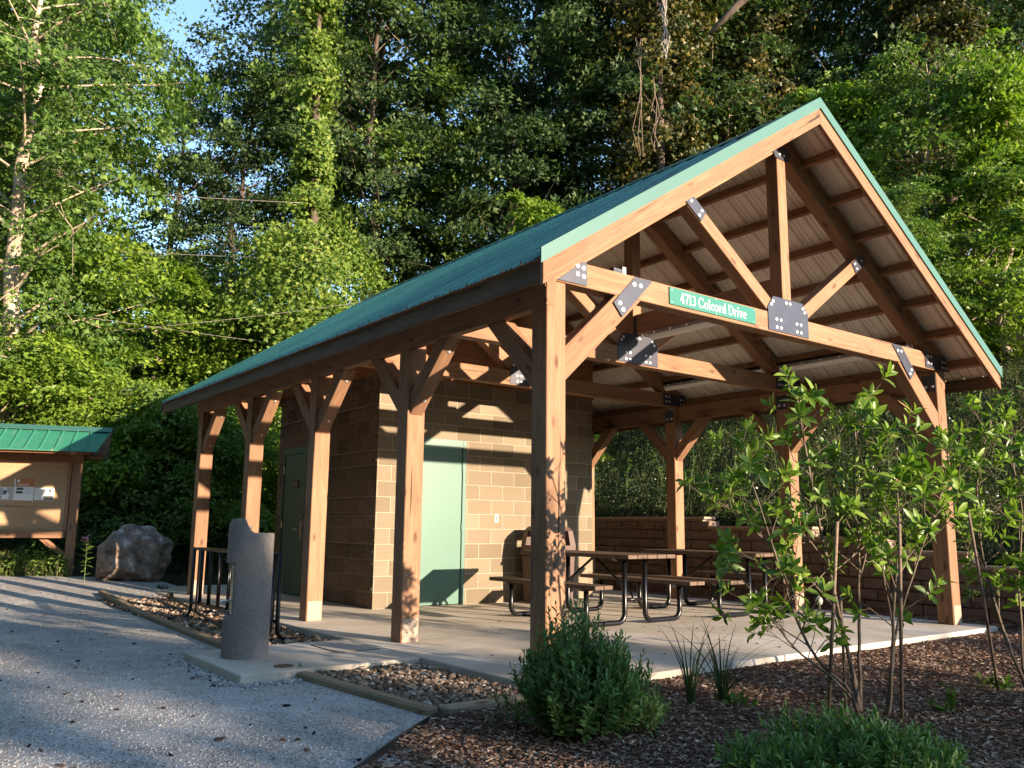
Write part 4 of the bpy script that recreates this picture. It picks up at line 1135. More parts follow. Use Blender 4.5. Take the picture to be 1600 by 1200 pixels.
# ------------------------------------------------------------------ boulder
def boulder():
    bm = bmesh.new(); bmesh.ops.create_icosphere(bm, subdivisions=5, radius=1.0)
    r2 = np.random.default_rng(11)
    planes = []
    for k in range(26):
        n = r2.normal(size=3); n /= np.linalg.norm(n); planes.append((n, r2.uniform(0.70, 0.98)))
    planes += [(np.array([0, 0, 1.0]), 0.78), (np.array([0.55, -0.3, 0.78]) / 1.0, 0.80), (np.array([-0.75, -0.3, 0.6]) / 1.006, 0.86), (np.array([-0.2, -0.95, 0.2]) / 0.99, 0.72), (np.array([0.8, -0.55, 0.0]) / 0.97, 0.8)]
    from mathutils import noise as mn
    for v in bm.verts:
        p = np.array(v.co)
        for n, d in planes:
            s_ = p @ n
            if s_ > d: p = p - n * (s_ - d) * 0.92
        pn_ = Vector(p)
        k = mn.fractal(pn_ * 2.3, 0.9, 2.0, 5) * 0.085 + mn.fractal(pn_ * 7.0, 0.9, 2.0, 4) * 0.035 - 0.05 * max(0, 0.25 - abs(mn.noise(pn_ * 1.7))) / 0.25
        p = p * (1 + k)
        v.co = p * np.array([0.74, 0.60, 0.68])
    me = bpy.data.meshes.new('boulder'); bm.to_mesh(me); bm.free()
    me.materials.append(M['boulder'])
    for p in me.polygons: p.use_smooth = True
    return me
bx_, by_ = flat(212, 15.0)
o = obj('boulder', boulder(), None, (bx_, by_, 0.47)); o.rotation_euler = (0, 0, R(10))
tag(o, 'large grey boulder beside the gravel lot', 'boulder')

# ------------------------------------------------------------------ kiosk
kx, ky = flat(112, 15.2)
KZ = float(ground(kx, ky))
KA = -R(19)
KI = thing('notice_kiosk', 'roofed wooden notice board at the far edge of the gravel', 'kiosk', (kx, ky, KZ), KA)
kinv = None
def kbeam(name, p0, p1, w, h, mat=None, up=(0, 0, 1)):
    return beam(name, KI, p0, p1, w, h, mat, up, local=True)
zo = 1.054 - KZ - 0.0
PXM = FPX / 15.2
def kz(v): return zo + (815 - v) / PXM
eave_z = kz(708); ridge_z = kz(668); ledge_z = kz(829)
for xk in (0.0, -2.35):
    kbeam('post', (xk, 0.12, -0.1), (xk, 0.12, eave_z + 0.12), 0.15, 0.15, up=(0, 1, 0))
    kbeam('brace', (xk - 0.04 if xk == 0 else xk + 0.04, 0.10, 0.33), ((xk - 0.48) if xk == 0 else xk + 0.48, 0.10, ledge_z - 0.12), 0.09, 0.09)
    kbeam('rafter', (xk + 0.02, -0.62, eave_z - 0.03), (xk + 0.02, 0.12, ridge_z - 0.09), 0.09, 0.10)
    kbeam('rafter', (xk + 0.02, 0.86, eave_z - 0.03), (xk + 0.02, 0.12, ridge_z - 0.09), 0.09, 0.10)
kbeam('ledge', (-2.60, 0.0, ledge_z - 0.06), (-0.085, 0.0, ledge_z - 0.06), 0.14, 0.13)
kbeam('header', (-2.60, 0.02, eave_z - 0.10), (0.10, 0.02, eave_z - 0.10), 0.10, 0.14, M['wood_dark'])
kbeam('purlin', (-2.75, -0.55, eave_z - 0.02), (0.30, -0.55, eave_z - 0.02), 0.08, 0.07, M['wood_dark'])
kbeam('purlin', (-2.75, 0.79, eave_z - 0.02), (0.30, 0.79, eave_z - 0.02), 0.08, 0.07, M['wood_dark'])
kbeam('stile', (-0.11, 0.035, ledge_z), (-0.11, 0.035, eave_z - 0.17), 0.05, 0.06, up=(0, 1, 0))
mb = MB(); mb.box(-2.3, -0.14, 0.03, 0.06, ledge_z + 0.005, eave_z - 0.17); mb.build('board', M['plywood'], KI)
for s in (-1, 1):
    ye = 0.12 + s * 0.80
    mb = MB(); mb.add([(-2.85, 0.12, ridge_z + 0.01), (0.52, 0.12, ridge_z + 0.01), (0.40 if s < 0 else 0.40, ye, eave_z), (-2.85, ye, eave_z),
                       (-2.85, 0.12, ridge_z - 0.006), (0.52, 0.12, ridge_z - 0.006), (0.40, ye, eave_z - 0.016), (-2.85, ye, eave_z - 0.016)],
                      [(0, 1, 2, 3), (7, 6, 5, 4), (0, 4, 5, 1), (1, 5, 6, 2), (2, 6, 7, 3), (3, 7, 4, 0)])
    us = MB().add([(-2.84, 0.12, ridge_z - 0.010), (0.51, 0.12, ridge_z - 0.010), (0.39, ye, eave_z - 0.020), (-2.84, ye, eave_z - 0.020)], [(0, 1, 2, 3)])
    x = -2.80
    while x < 0.42:
        t0 = 0.0
        z0_, z1_ = ridge_z + 0.012, eave_z + 0.002
        y0_ = 0.12 + s * 0.10
        zz0 = ridge_z + 0.012 - 0.10 / 0.8 * (ridge_z - eave_z)
        mb.add([(x - 0.02, y0_, zz0), (x + 0.02, y0_, zz0), (x + 0.02, ye, z1_), (x - 0.02, ye, z1_), (x - 0.008, y0_, zz0 + 0.025), (x + 0.008, y0_, zz0 + 0.025), (x + 0.008, ye, z1_ + 0.025), (x - 0.008, ye, z1_ + 0.025)],
               [(0, 3, 7, 4), (4, 7, 6, 5), (5, 6, 2, 1), (3, 2, 6, 7), (0, 4, 5, 1)])
        x += 0.23
    us.build('roof_underside', M['galv_grey'], mb.build('roof_panel', M['kroof'], KI))
mb = MB()
for s in (-1, 1):
    mb.prism([(0.12, ridge_z + 0.045), (0.12 + s * 0.17, ridge_z + 0.045 - 0.17 / 0.8 * (ridge_z - eave_z) + 0.004), (0.12 + s * 0.17, ridge_z + 0.039 - 0.17 / 0.8 * (ridge_z - eave_z) + 0.004), (0.12, ridge_z + 0.039)], 'x', -2.86, 0.525)
mb.build('ridge_cap', M['green_trim'], KI)
KM = Matrix.Translation((kx, ky, KZ)) @ Matrix.Rotation(KA, 4, 'Z')
def notice(u0, u1, v0, v1, label, draw):
    x1_ = -0.02 + (u1 - 112) / PXM / math.cos(KA); x0_ = -0.02 + (u0 - 112) / PXM / math.cos(KA)
    x0_, x1_ = x0_ + 0.03, x1_ + 0.015
    z0_, z1_ = kz(v1), kz(v0)
    c = KM @ Vector(((x0_ + x1_) / 2, 0.028, (z0_ + z1_) / 2))
    t = thing('notice', label, 'notice', c, KA)
    w2, h2 = (x1_ - x0_) / 2, (z1_ - z0_) / 2
    MB().box(-w2, w2, -0.004, 0.0, -h2, h2).build('sheet', M['paper'], t)
    draw(t, w2, h2)
def rect(t, name, mat, x0, x1, z0, z1, y=-0.0055):
    MB().box(x0, x1, y, -0.0042, z0, z1).build(name, mat, t)
def d1(t, w, h):
    rect(t, 'green_band', M['ink_green'], -w, -w * 0.42, -h, h * 0.75)
    for a, b, c_, d_ in ((-0.36, 0.0, -0.3, 0.9), (0.35, 0.62, 0.1, 0.95), (0.62, 0.95, -0.9, 0.9), (-0.38, -0.1, -0.95, -0.4)):
        rect(t, 'picture', M['ink_grey'], a * w, b * w, c_ * h, d_ * h)
    rect(t, 'picture', M['ink_green'], 0.02 * w, 0.33 * w, -0.2 * h, 0.5 * h)
def d2_(t, w, h):
    rect(t, 'header', M['paper_orange'], -w * 0.9, w, h * 0.28, h * 1.0)
    rect(t, 'emblem', M['paper'], -w * 0.75, -w * 0.5, h * 0.66, h * 0.88, -0.007)
    for z in (0.5, 0.42): rect(t, 'title_line', M['paper'], -w * 0.75, w * 0.45, h * z - h * 0.02, h * z + h * 0.015, -0.007)
    rect(t, 'picture', M['ink'], -w * 0.75, -w * 0.05, h * 0.0, h * 0.2); rect(t, 'picture', M['ink'], -w * 0.8, -w * 0.1, -h * 0.3, -h * 0.1)
    for k in range(9): rect(t, 'text_line', M['ink_grey'], w * 0.08, w * (0.72 + 0.1 * ((k * 7) % 3)), h * (0.18 - 0.065 * k), h * (0.195 - 0.065 * k))
    rect(t, 'footer', M['paper_orange'], -w * 0.95, w * 0.9, -h, -h * 0.9)
def d3(t, w, h):
    rect(t, 'picture', M['ink'], -0.05 * w, 0.95 * w, -0.92 * h, -0.3 * h)
    rect(t, 'picture', M['ink_grey'], 0.0, 0.5 * w, -0.1 * h, 0.05 * h); rect(t, 'picture', M['ink'], 0.45 * w, 0.7 * w, 0.35 * h, 0.75 * h)
    for k in range(8): rect(t, 'text_line', M['ink_grey'], -w * 0.9, -w * 0.2, h * (0.7 - 0.2 * k), h * (0.73 - 0.2 * k))
notice(5, 31, 763, 782, 'paper notice with a green band, left on the kiosk board', d1)
notice(31, 58, 749, 785, 'tall paper notice with an orange header on the kiosk board', d2_)
notice(58, 85, 763, 782, 'pale paper notice with dark pictures, right on the kiosk board', d3)

# ------------------------------------------------------------------ foliage tools
def unit(a): return a / np.maximum(np.linalg.norm(a, axis=-1, keepdims=True), 1e-9)
def kites(C, A, Nn, Ln, Wd, fold=0.18):
    """quad leaves: base C, axis A, normal Nn"""
    A = unit(A); S = unit(np.cross(A, Nn)); Nn = np.cross(S, A)
    L_ = Ln[:, None]; W_ = Wd[:, None]
    b = C; t = C + A * L_ - Nn * L_ * 0.10
    m = C + A * L_ * 0.45
    l = m + S * W_ * 0.5 + Nn * W_ * fold; r = m - S * W_ * 0.5 + Nn * W_ * fold
    V = np.stack([b, l, t, r], 1).reshape(-1, 3)
    n = len(C)
    F = (np.arange(n)[:, None] * 4 + np.array([[0, 1, 2, 3]]))
    return V, F
def lobed(C, A, Nn, Ln, Wd, fold=0.12):
    """three lobed leaves, one six sided face each"""
    A = unit(A); S = unit(np.cross(A, Nn)); Nn = np.cross(S, A)
    L_ = Ln[:, None]; W_ = Wd[:, None]
    def P(t, s_, dz): return C + A * L_ * t + S * W_ * s_ + Nn * W_ * dz
    V = np.stack([P(0, 0, 0), P(0.42, 0.62, fold), P(0.58, 0.20, fold * 0.3), P(1.0, 0.05, -0.12), P(0.62, -0.24, fold * 0.3), P(0.36, -0.60, fold)], 1).reshape(-1, 3)
    return V, np.arange(len(C))[:, None] * 6 + np.array([[0, 5, 4, 3, 2, 1]])
def lances(C, A, Nn, Ln, Wd, curl=0.12, fold=0.22):
    """leaves with midrib, 8 verts 6 faces"""
    A = unit(A); S = unit(np.cross(A, Nn)); Nn = np.cross(S, A)
    L_ = Ln[:, None]; W_ = Wd[:, None]
    def P(t, s, dz): return C + A * L_ * t + S * W_ * s + Nn * (W_ * dz - L_ * curl * t * t)
    vs = [P(0, 0, 0), P(0.35, 0.42, fold), P(0.35, 0, 0), P(0.35, -0.42, fold), P(0.7, 0.44, fold), P(0.7, 0, 0), P(0.7, -0.44, fold), P(1.0, 0, 0.0)]
    V = np.stack(vs, 1).reshape(-1, 3)
    n = len(C); b = np.arange(n)[:, None] * 8
    T = np.concatenate([b + np.array([[0, 2, 1]]), b + np.array([[0, 3, 2]]), b + np.array([[4, 5, 7]]), b + np.array([[5, 6, 7]])])
    Q = np.concatenate([b + np.array([[1, 2, 5, 4]]), b + np.array([[2, 3, 6, 5]])])
    return V, T, Q
def merge(parts):
    V = []; Q = []; T = []; o_ = 0
    for p in parts:
        V.append(p[0])
        for f in p[1:]:
            (Q if f.shape[1] == 4 else T).append(f + o_)
        o_ += len(p[0])
    polys = []
    if Q: polys.append(np.concatenate(Q))
    if T: polys.append(np.concatenate(T))
    return np.concatenate(V), polys
def tube_np(pts, rad, n=6):
    mb = MB().tube([tuple(p) for p in pts], list(rad), n, caps=False)
    return np.array([tuple(v) for v in mb.v]), np.array(mb.f)
def rand_dirs(n, r_): return unit(r_.normal(size=(n, 3)))

def spray(r_, c, out, rad, n, leaf, thick=0.3, droop=0.3, nup=0.5, nout=0.75, njit=0.42):
    """leafy pad: flattened cluster of leaves round c, with one common tilt; out = outward direction"""
    p = r_.normal(size=(n, 3)) * 0.5
    p[:, 2] *= thick
    o2 = np.array([out[0], out[1], 0.0])
    sl = o2 * r_.uniform(0.1, 0.6) + r_.normal(0, 0.18, 3)
    p[:, 2] -= droop * (p[:, :2] ** 2).sum(1) + (p[:, :2] @ sl[:2]) * 0.8
    P = c + p * rad
    A = unit(np.concatenate([p[:, :2], np.zeros((n, 1))], 1)) * 0.8 + o2 * 0.5 + r_.normal(size=(n, 3)) * 0.35 + np.array([0, 0, -0.35])
    Nn = np.array([0, 0, nup]) + o2 * nout * r_.uniform(0.4, 1.3) + r_.normal(0, 0.25, 3) + r_.normal(size=(n, 3)) * njit
    Ln = leaf * r_.uniform(0.70, 1.35) * r_.uniform(0.6, 1.25, n)
    return P, A, Nn, Ln

def make_tree(name, seed, H, env, n_limb, leaf, n_leaf, spray_r, trunk_r, bark, lmat, lean=(0, 0), z0=0.15, lw=0.62, thick=0.4, trunk_top=0.92, up=0.25, forks=3, nup=0.55, lobes=False):
    """env(t): crown radius at height fraction t.  Returns (trunk mesh, crown mesh)."""
    r_ = np.random.default_rng(seed)
    parts = []
    tn = 12
    ts = np.linspace(0, trunk_top, tn)
    wob = np.cumsum(r_.normal(0, 0.012, (tn, 2)), 0) * H
    tp = np.stack([lean[0] * ts * H + wob[:, 0], lean[1] * ts * H + wob[:, 1], ts * H], 1); tp[0, :2] = 0
    parts.append(tube_np(tp, trunk_r * (1 - 0.85 * ts / trunk_top) * (1 + 0.35 * np.exp(-ts * 25)), 9))
    centers = []
    for k in range(n_limb):
        t = z0 + (0.97 - z0) * ((k + r_.uniform(0, 1)) / n_limb)
        base_t = max(0.04, min(trunk_top, t - 0.08))
        b = np.array([np.interp(base_t, ts, tp[:, i]) for i in range(3)])
        az = k * 2.39996 + r_.normal(0, 0.4)
        rad = env(t) * r_.uniform(0.72, 1.12)
        d = np.array([math.cos(az), math.sin(az), 0])
        e = np.array([np.interp(min(t, trunk_top), ts, tp[:, 0]), np.interp(min(t, trunk_top), ts, tp[:, 1]), t * H]) + d * rad + np.array([0, 0, up * rad * r_.uniform(-0.5, 1.0)])
        m_ = (b + e) / 2 + np.array([0, 0, 0.12 * rad]) + r_.normal(0, 0.06 * rad, 3)
        u_ = np.linspace(0, 1, 6)[:, None]
        cv = (1 - u_) ** 2 * b + 2 * u_ * (1 - u_) * m_ + u_ ** 2 * e
        r0 = trunk_r * 0.25 * (1 - 0.6 * t)
        parts.append(tube_np(cv, r0 * (1 - 0.85 * u_[:, 0]), 5))
        for f in range(forks):
            uu = r_.uniform(0.35, 1.0)
            i0 = min(5, int(uu * 5)); p = cv[i0]
            off = r_.normal(0, 1, 3) * np.array([1, 1, 0.55]) * spray_r * 0.8
            centers.append((p + off, d, spray_r * r_.uniform(0.6, 1.15)))
            parts.append(tube_np(np.stack([p, p + off * 0.5 + r_.normal(0, 0.03, 3), p + off]), np.array([r0 * 0.35, r0 * 0.22, r0 * 0.1]), 4))
        centers.append((e, d, spray_r))
        if k % 4 == 0:       # bare twigs
            q0 = cv[3]; q1 = q0 + (d * 0.5 + r_.normal(0, 0.35, 3) + np.array([0, 0, 0.15])) * spray_r * 2.2
            parts.append(tube_np(np.stack([q0, (q0 + q1) / 2 + r_.normal(0, 0.08, 3), q1]), np.array([r0 * 0.4, r0 * 0.28, r0 * 0.1]), 4))
    per = max(6, n_leaf // len(centers))
    acc = [spray(r_, c, d, sr, int(per * r_.uniform(0.6, 1.4)), leaf, thick, nup=nup) for c, d, sr in centers]
    P = np.concatenate([a[0] for a in acc]); A = np.concatenate([a[1] for a in acc]); Nn = np.concatenate([a[2] for a in acc]); Ln = np.concatenate([a[3] for a in acc])
    V, F = (lobed if lobes else kites)(P, A, Nn, Ln, Ln * lw)
    crown = mesh_np(name + '_crown', V, [F], [lmat])
    Vt, polys = merge(parts)
    trunk = mesh_np(name + '_trunk', Vt, polys, [bark], True)
    return trunk, crown

def put_tree(meshes, name, label, x, y, scale=1.0, rz=0.0, group=None, z=None, cat='tree', sxy=None, lmat=None):
    t = thing(name, label, cat, (x, y, (float(ground(x, y)) if z is None else z) - 0.05), rz, group)
    s = sxy or scale
    t.scale = (s, s, scale)
    a = obj('trunk' if cat == 'tree' else 'stems', meshes[0], t)
    b = obj('crown' if cat == 'tree' else 'foliage', meshes[1], t)
    return t

E_round = lambda R0: (lambda t: R0 * math.sqrt(max(0.05, 1 - ((t - 0.58) / 0.46) ** 2)))
E_cone = lambda R0: (lambda t: R0 * max(0.08, 1.05 - t) * (0.6 + 0.4 * min(1, t / 0.2)))
E_low = lambda R0: (lambda t: R0 * math.sqrt(max(0.03, 1 - max(0, (t - 0.35) / 0.66) ** 2)))
E_col = lambda R0: (lambda t: R0 * (0.75 + 0.25 * math.sin(t * 9)))
E_tall = lambda R0: (lambda t: R0 * math.sqrt(max(0.06, 1 - ((t - 0.62) / 0.42) ** 2)))

T = {}
T['maple'] = make_tree('maple', 21, 15.0, E_round(3.0), 44, 0.135, 24000, 0.85, 0.24, M['bark_pale'], LF['maple'], (0.0, 0.0), 0.14, 0.95, 0.3, forks=3, lobes=True)
T['bush_a'] = make_tree('bush_a', 22, 5.2, E_low(2.3), 44, 0.135, 20000, 0.62, 0.07, M['bark'], LF['bright'], z0=0.04, thick=0.3, forks=2)
T['bush_b'] = make_tree('bush_b', 23, 3.6, E_low(1.7), 38, 0.125, 14500, 0.52, 0.05, M['bark'], LF['bright'], z0=0.03, lw=0.5, thick=0.3, forks=2)
T['bush_c'] = make_tree('bush_c', 24, 4.2, E_low(1.8), 36, 0.135, 17000, 0.56, 0.05, M['bark'], LF['mid'], z0=0.03, lw=0.5, thick=0.3, forks=2)
T['young_a'] = make_tree('young_a', 25, 8.5, E_cone(2.7), 50, 0.145, 18500, 0.58, 0.10, M['bark_pale'], LF['bright'], z0=0.08, lw=0.9, thick=0.25, forks=2, lobes=True)
T['young_b'] = make_tree('young_b', 26, 8.5, E_low(2.1), 46, 0.135, 16000, 0.55, 0.09, M['bark_pale'], LF['mid'], z0=0.10, lw=0.6, thick=0.25, forks=2)
T['forest_a'] = make_tree('forest_a', 27, 20, E_tall(3.6), 52, 0.18, 24000, 0.95, 0.26, M['bark'], LF['dark'], z0=0.25, lw=0.9, thick=0.35, forks=2, lobes=True)
T['forest_b'] = make_tree('forest_b', 28, 21, E_tall(3.2), 46, 0.175, 20000, 0.9, 0.24, M['bark_pale'], LF['dark'], z0=0.28, lw=0.85, thick=0.35, forks=2, lobes=True)
T['forest_c'] = make_tree('forest_c', 29, 18, E_tall(3.8), 52, 0.18, 24000, 1.0, 0.25, M['bark'], LF['mid'], z0=0.18, lw=0.9, thick=0.35, forks=2, lobes=True)

def ivy_tree(name, seed, H, prof, n, leaf, lmat, limbs=10, trunk_r=0.22, hang=0.0):
    r_ = np.random.default_rng(seed)
    tz = np.linspace(0, 1, 14)
    tp = np.stack([0.12 * np.sin(tz * 5), 0.10 * np.cos(tz * 4), tz * H], 1)
    parts = [tube_np(tp, trunk_r * (1 - 0.7 * tz), 8)]
    # lumpy sleeve of leaves
    lumps = []
    while len(lumps) < int(H * 14):
        t = r_.uniform(0, 1)
        if r_.uniform() < 0.16 + prof(t) / 2.4: lumps.append((t, r_.uniform(0, 2 * math.pi), r_.uniform(0.45, 1.22)))
    P = []; Nn = []; 
    per = n // len(lumps)
    for t, az, s in lumps:
        rr = prof(t)
        c = np.array([math.cos(az), math.sin(az), 0]) * rr * s + np.array([np.interp(t, tz, tp[:, 0]), np.interp(t, tz, tp[:, 1]), t * H])
        sz = min(0.75, 0.25 + 0.22 * rr)
        p = r_.normal(size=(per, 3)) * sz * np.array([0.55, 0.55, 0.38]); p[:, 2] -= 0.4 * (p[:, 0] * math.cos(az) + p[:, 1] * math.sin(az)) 
        P.append(c + p); Nn.append(np.tile(np.array([math.cos(az), math.sin(az), 0.45]), (per, 1)) + r_.normal(size=(per, 3)) * 0.55)
    P = np.concatenate(P); Nn = np.concatenate(Nn)
    A = np.array([0, 0, -0.8]) + r_.normal(size=P.shape) * 0.6
    Ln = leaf * r_.uniform(0.6, 1.25, len(P))
    V, F = lobed(P, A, Nn, Ln, Ln * 0.95)
    Vt, polys = merge(parts)
    return mesh_np(name + '_trunk', Vt, polys, [M['bark']], True), mesh_np(name + '_crown', V, [F], [lmat])
T['ivy_lit'] = ivy_tree('ivy_lit', 31, 15.0, lambda t: 0.30 + 0.08 * math.sin(t * 40) + 1.80 * min(1.0, max(0.0, (0.60 - t) / 0.22)) ** 0.85, 44000, 0.115, LF['ivy'])
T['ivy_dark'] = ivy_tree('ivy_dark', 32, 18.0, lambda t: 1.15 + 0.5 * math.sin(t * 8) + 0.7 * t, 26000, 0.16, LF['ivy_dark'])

# ------------------------------------------------------------------ trees placed
def tree_px(kind, name, label, u, depth, scale, rz, group=None, cat='tree', sxy=None):
    x, y = flat(u, depth)
    return put_tree(T[kind], name, label, x, y, scale, rz, group, cat=cat, sxy=sxy)
tree_px('maple', 'maple_tree', 'tall pale barked maple at the left edge above the kiosk', 22, 19.0, 1.0, 0.6)
tree_px('bush_a', 'leafy_shrub', 'big bright green shrub mass above the kiosk roof', 120, 21.5, 1.15, 0.2, cat='shrub')
tree_px('bush_b', 'leafy_shrub', 'bright shrub directly behind the left end of the kiosk roof', 15, 18.6, 1.05, 1.4, cat='shrub')
tree_px('bush_b', 'leafy_shrub', 'bright low shrub between the kiosk and the pavilion eave', 185, 18.8, 0.95, 2.6, cat='shrub')
tree_px('bush_c', 'leafy_shrub', 'darker feathery shrub standing behind the boulder', 262, 18.5, 0.85, 0.4, cat='shrub')
tree_px('bush_b', 'leafy_shrub', 'bright shrub showing between the far left posts', 375, 20.0, 1.0, 3.9, cat='shrub')
tree_px('bush_a', 'leafy_shrub', 'bright green shrub just above the far corner of the pavilion roof', 330, 23.0, 0.85, 2.0, cat='shrub')
tree_px('young_b', 'young_tree', 'small leafy tree between the maple and the ivy column', 335, 24.5, 0.85, 1.0)
tree_px('ivy_lit', 'ivy_tree', 'ivy wrapped column tree with a wide skirt, left of centre', 462, 22.5, 1.0, 0.0)
tree_px('bush_a', 'leafy_shrub', 'broad shrub at the foot of the ivy column tree', 470, 23.2, 1.15, 4.0, cat='shrub')
tree_px('bush_c', 'leafy_shrub', 'dark shrub in the gap left of the ivy column skirt', 250, 25.5, 1.3, 1.3, cat='shrub')
tree_px('young_a', 'young_tree', 'yellow green young tree above the middle of the roof', 690, 24.0, 0.78, 0.3)
tree_px('young_a', 'young_tree', 'bright young tree rising behind the roof near its middle right', 860, 25.0, 0.98, 2.2)
tree_px('bush_a', 'leafy_shrub', 'low bright shrub peeking over the ridge', 780, 22.5, 1.0, 3.0, cat='shrub')
tree_px('young_a', 'young_tree', 'sunlit young tree just right of the gable peak', 1370, 21.5, 1.05, 1.2)
tree_px('young_b', 'young_tree', 'slender sunlit tree right of the gable, second from the edge', 1490, 20.5, 1.05, 0.9)
tree_px('young_a', 'young_tree', 'sunlit young tree cut off by the right edge', 1600, 20.0, 0.95, 4.4)
tree_px('young_b', 'young_tree', 'leafy tree low behind the right roof slope', 1430, 18.5, 0.62, 2.7)
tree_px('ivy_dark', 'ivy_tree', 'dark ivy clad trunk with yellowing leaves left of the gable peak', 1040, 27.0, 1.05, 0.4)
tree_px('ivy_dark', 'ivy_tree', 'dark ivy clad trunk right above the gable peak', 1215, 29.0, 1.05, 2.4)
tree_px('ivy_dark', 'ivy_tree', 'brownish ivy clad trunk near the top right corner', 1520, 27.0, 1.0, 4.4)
FG = 'tall trees of the wood behind the pavilion'
fl = {'forest_a': 'tall dark green tree standing in the wood behind', 'forest_b': 'tall pale trunked tree standing in the wood behind', 'forest_c': 'tall lighter green tree standing in the wood behind'}
r2 = np.random.default_rng(77)
spots = []
for u, d in [(-60, 27), (40, 28), (215, 31), (318, 30), (470, 33), (545, 29), (625, 31), (720, 33), (800, 30), (905, 32), (985, 30), (1100, 33), (1150, 30), (1290, 31), (1400, 33), (1470, 30), (1580, 31), (1680, 28)]:
    spots.append((u + r2.normal(0, 8), d + r2.normal(0, 0.6), 1.0))
for u in range(-120, 1800, 118):
    if 90 < u < 430 or 470 < u < 820 or u > 1540: continue
    spots.append((u + r2.normal(0, 20), 41 + r2.normal(0, 1.8), 0.92))
for k, (u, d, s) in enumerate(spots):
    kind = ['forest_a', 'forest_c', 'forest_b', 'forest_a', 'forest_b'][k % 5]
    if 180 < u < 380: s *= 0.66
    tree_px(kind, 'forest_tree', fl[kind], u, d, s * r2.uniform(0.88, 1.12), r2.uniform(0, 6.28), FG)

# ------------------------------------------------------------------ wires
def sag(p0, p1, s, n=24):
    p0, p1 = np.array(p0), np.array(p1)
    return [tuple(p0 + (p1 - p0) * t - np.array([0, 0, s * 4 * t * (1 - t)])) for t in np.linspace(0, 1, n)]
cable('overhead_wire', sag(at(40, 290, 22.0), at(470, 317, 22.6), 0.03), 0.009, 'overhead wire crossing the trees highest on the left', 'wire', M['wire'])
cable('overhead_wire', sag(at(40, 384, 21.5), at(455, 404, 22.6), 0.03), 0.006, 'overhead wire below the highest one, in front of the shrubs', 'wire', M['wire'])
cable('overhead_wire', sag(at(60, 484, 19.5), at(520, 548, 22.5), 0.03), 0.006, 'short low wire descending to the right above the kiosk', 'wire', M['wire'])
cable('overhead_wire', sag(at(165, 518, 20), at(760, 440, 22.6), 0.12), 0.006, 'low wire rising to the right toward the pavilion roof', 'wire', M['wire'])

# ------------------------------------------------------------------ saplings
def magnolia(name, seed, stems, n_whorl, label, x, y, z):
    """stems: list of (polyline in metres relative to the base, radius)"""
    r_ = np.random.default_rng(seed)
    t = thing(name, label, 'sapling', (x, y, z), group='saplings in the mulch bed')
    parts = []; wh = []
    for pl, rad, nb, f0 in stems:
        pl = np.array(pl, dtype=float)
        m = 18
        tt = np.linspace(0, 1, len(pl)); ti = np.linspace(0, 1, m)
        cv = np.stack([np.interp(ti, tt, pl[:, k]) for k in range(3)], 1)
        cv[1:-1] = (cv[:-2] + 2 * cv[1:-1] + cv[2:]) / 4
        cv += np.cumsum(r_.normal(0, 0.0045, cv.shape), 0)
        parts.append(tube_np(cv, rad * (1 - 0.78 * ti), 7))
        wh.append((cv[-1], unit(cv[-1] - cv[-3])))
        nb = int(nb * 1.25)
        for b in range(nb):
            u = f0 + (1 - f0) * (b + r_.uniform(0, 1)) / nb
            p = np.array([np.interp(u, ti, cv[:, k]) for k in range(3)])
            az = b * 2.4 + r_.uniform(-0.5, 0.5)
            L1 = r_.uniform(0.16, 0.42) * (1.15 - 0.5 * u)
            d = np.array([math.cos(az), math.sin(az), r_.uniform(0.25, 1.0)]); d /= np.linalg.norm(d)
            e = p + d * L1 + np.array([0, 0, 0.06])
            mid = (p + e) / 2 + r_.normal(0, 0.015, 3)
            br = np.stack([p, mid, e]); r0 = rad * 0.33 * (1 - 0.5 * u) + 0.0012
            parts.append(tube_np(br, np.array([r0, r0 * 0.75, r0 * 0.5]), 5))
            wh.append((e, d))
            if r_.uniform() < 0.75:
                d2 = unit(d + r_.normal(0, 0.6, 3)); e2 = mid + d2 * L1 * 0.6
                parts.append(tube_np(np.stack([mid, (mid + e2) / 2 + r_.normal(0, 0.008, 3), e2]), np.array([r0 * 0.6, r0 * 0.5, r0 * 0.35]), 4))
                wh.append((e2, d2))
    Vt, polys = merge(parts)
    obj('stems', mesh_np('sapling_stems', Vt, polys, [M['twig']], True), t)
    C = []; A = []; Nn = []; Ln = []
    for p, d in wh:
        d = unit(np.array(d)); k = int(r_.integers(6, 10))
        a = unit(np.cross(d, [0.3, 0.2, 0.9])); b = np.cross(d, a)
        for j in range(k):
            th = j * 2.39996 + r_.normal(0, 0.25)
            tilt = 0.35 + 1.05 * (1 - j / k) + r_.normal(0, 0.15)
            ax = d * math.cos(tilt) + (a * math.cos(th) + b * math.sin(th)) * math.sin(tilt) + np.array([0, 0, 0.12])
            C.append(p - d * 0.05 * (1 - j / k)); A.append(ax)
            Nn.append(d * math.sin(tilt) - (a * math.cos(th) + b * math.sin(th)) * math.cos(tilt) + r_.normal(0, 0.25, 3))
            Ln.append(r_.uniform(0.072, 0.132) * (0.75 + 0.25 * (1 - j / k)))
    C, A, Nn, Ln = map(np.array, (C, A, Nn, Ln))
    V, Tt, Q = lances(C, A, Nn, Ln, Ln * r_.uniform(0.30, 0.42, len(Ln)), 0.18, 0.18)
    obj('leaves', mesh_np('sapling_leaves', V, [Q, Tt], [LF['magnolia']], True), t)
    return t
def rel(base, uvs, depth0):
    """turn picture columns/rows into points round the base, all about one depth"""
    out = []
    for u, v, dd in uvs: out.append(at(u, v, depth0 + dd) - base)
    return out
def depth_of(p): return float((np.array(p) - CAM) @ fw)
b1 = on_plane(1345, 1122, 2, -0.08); D1 = depth_of(b1)
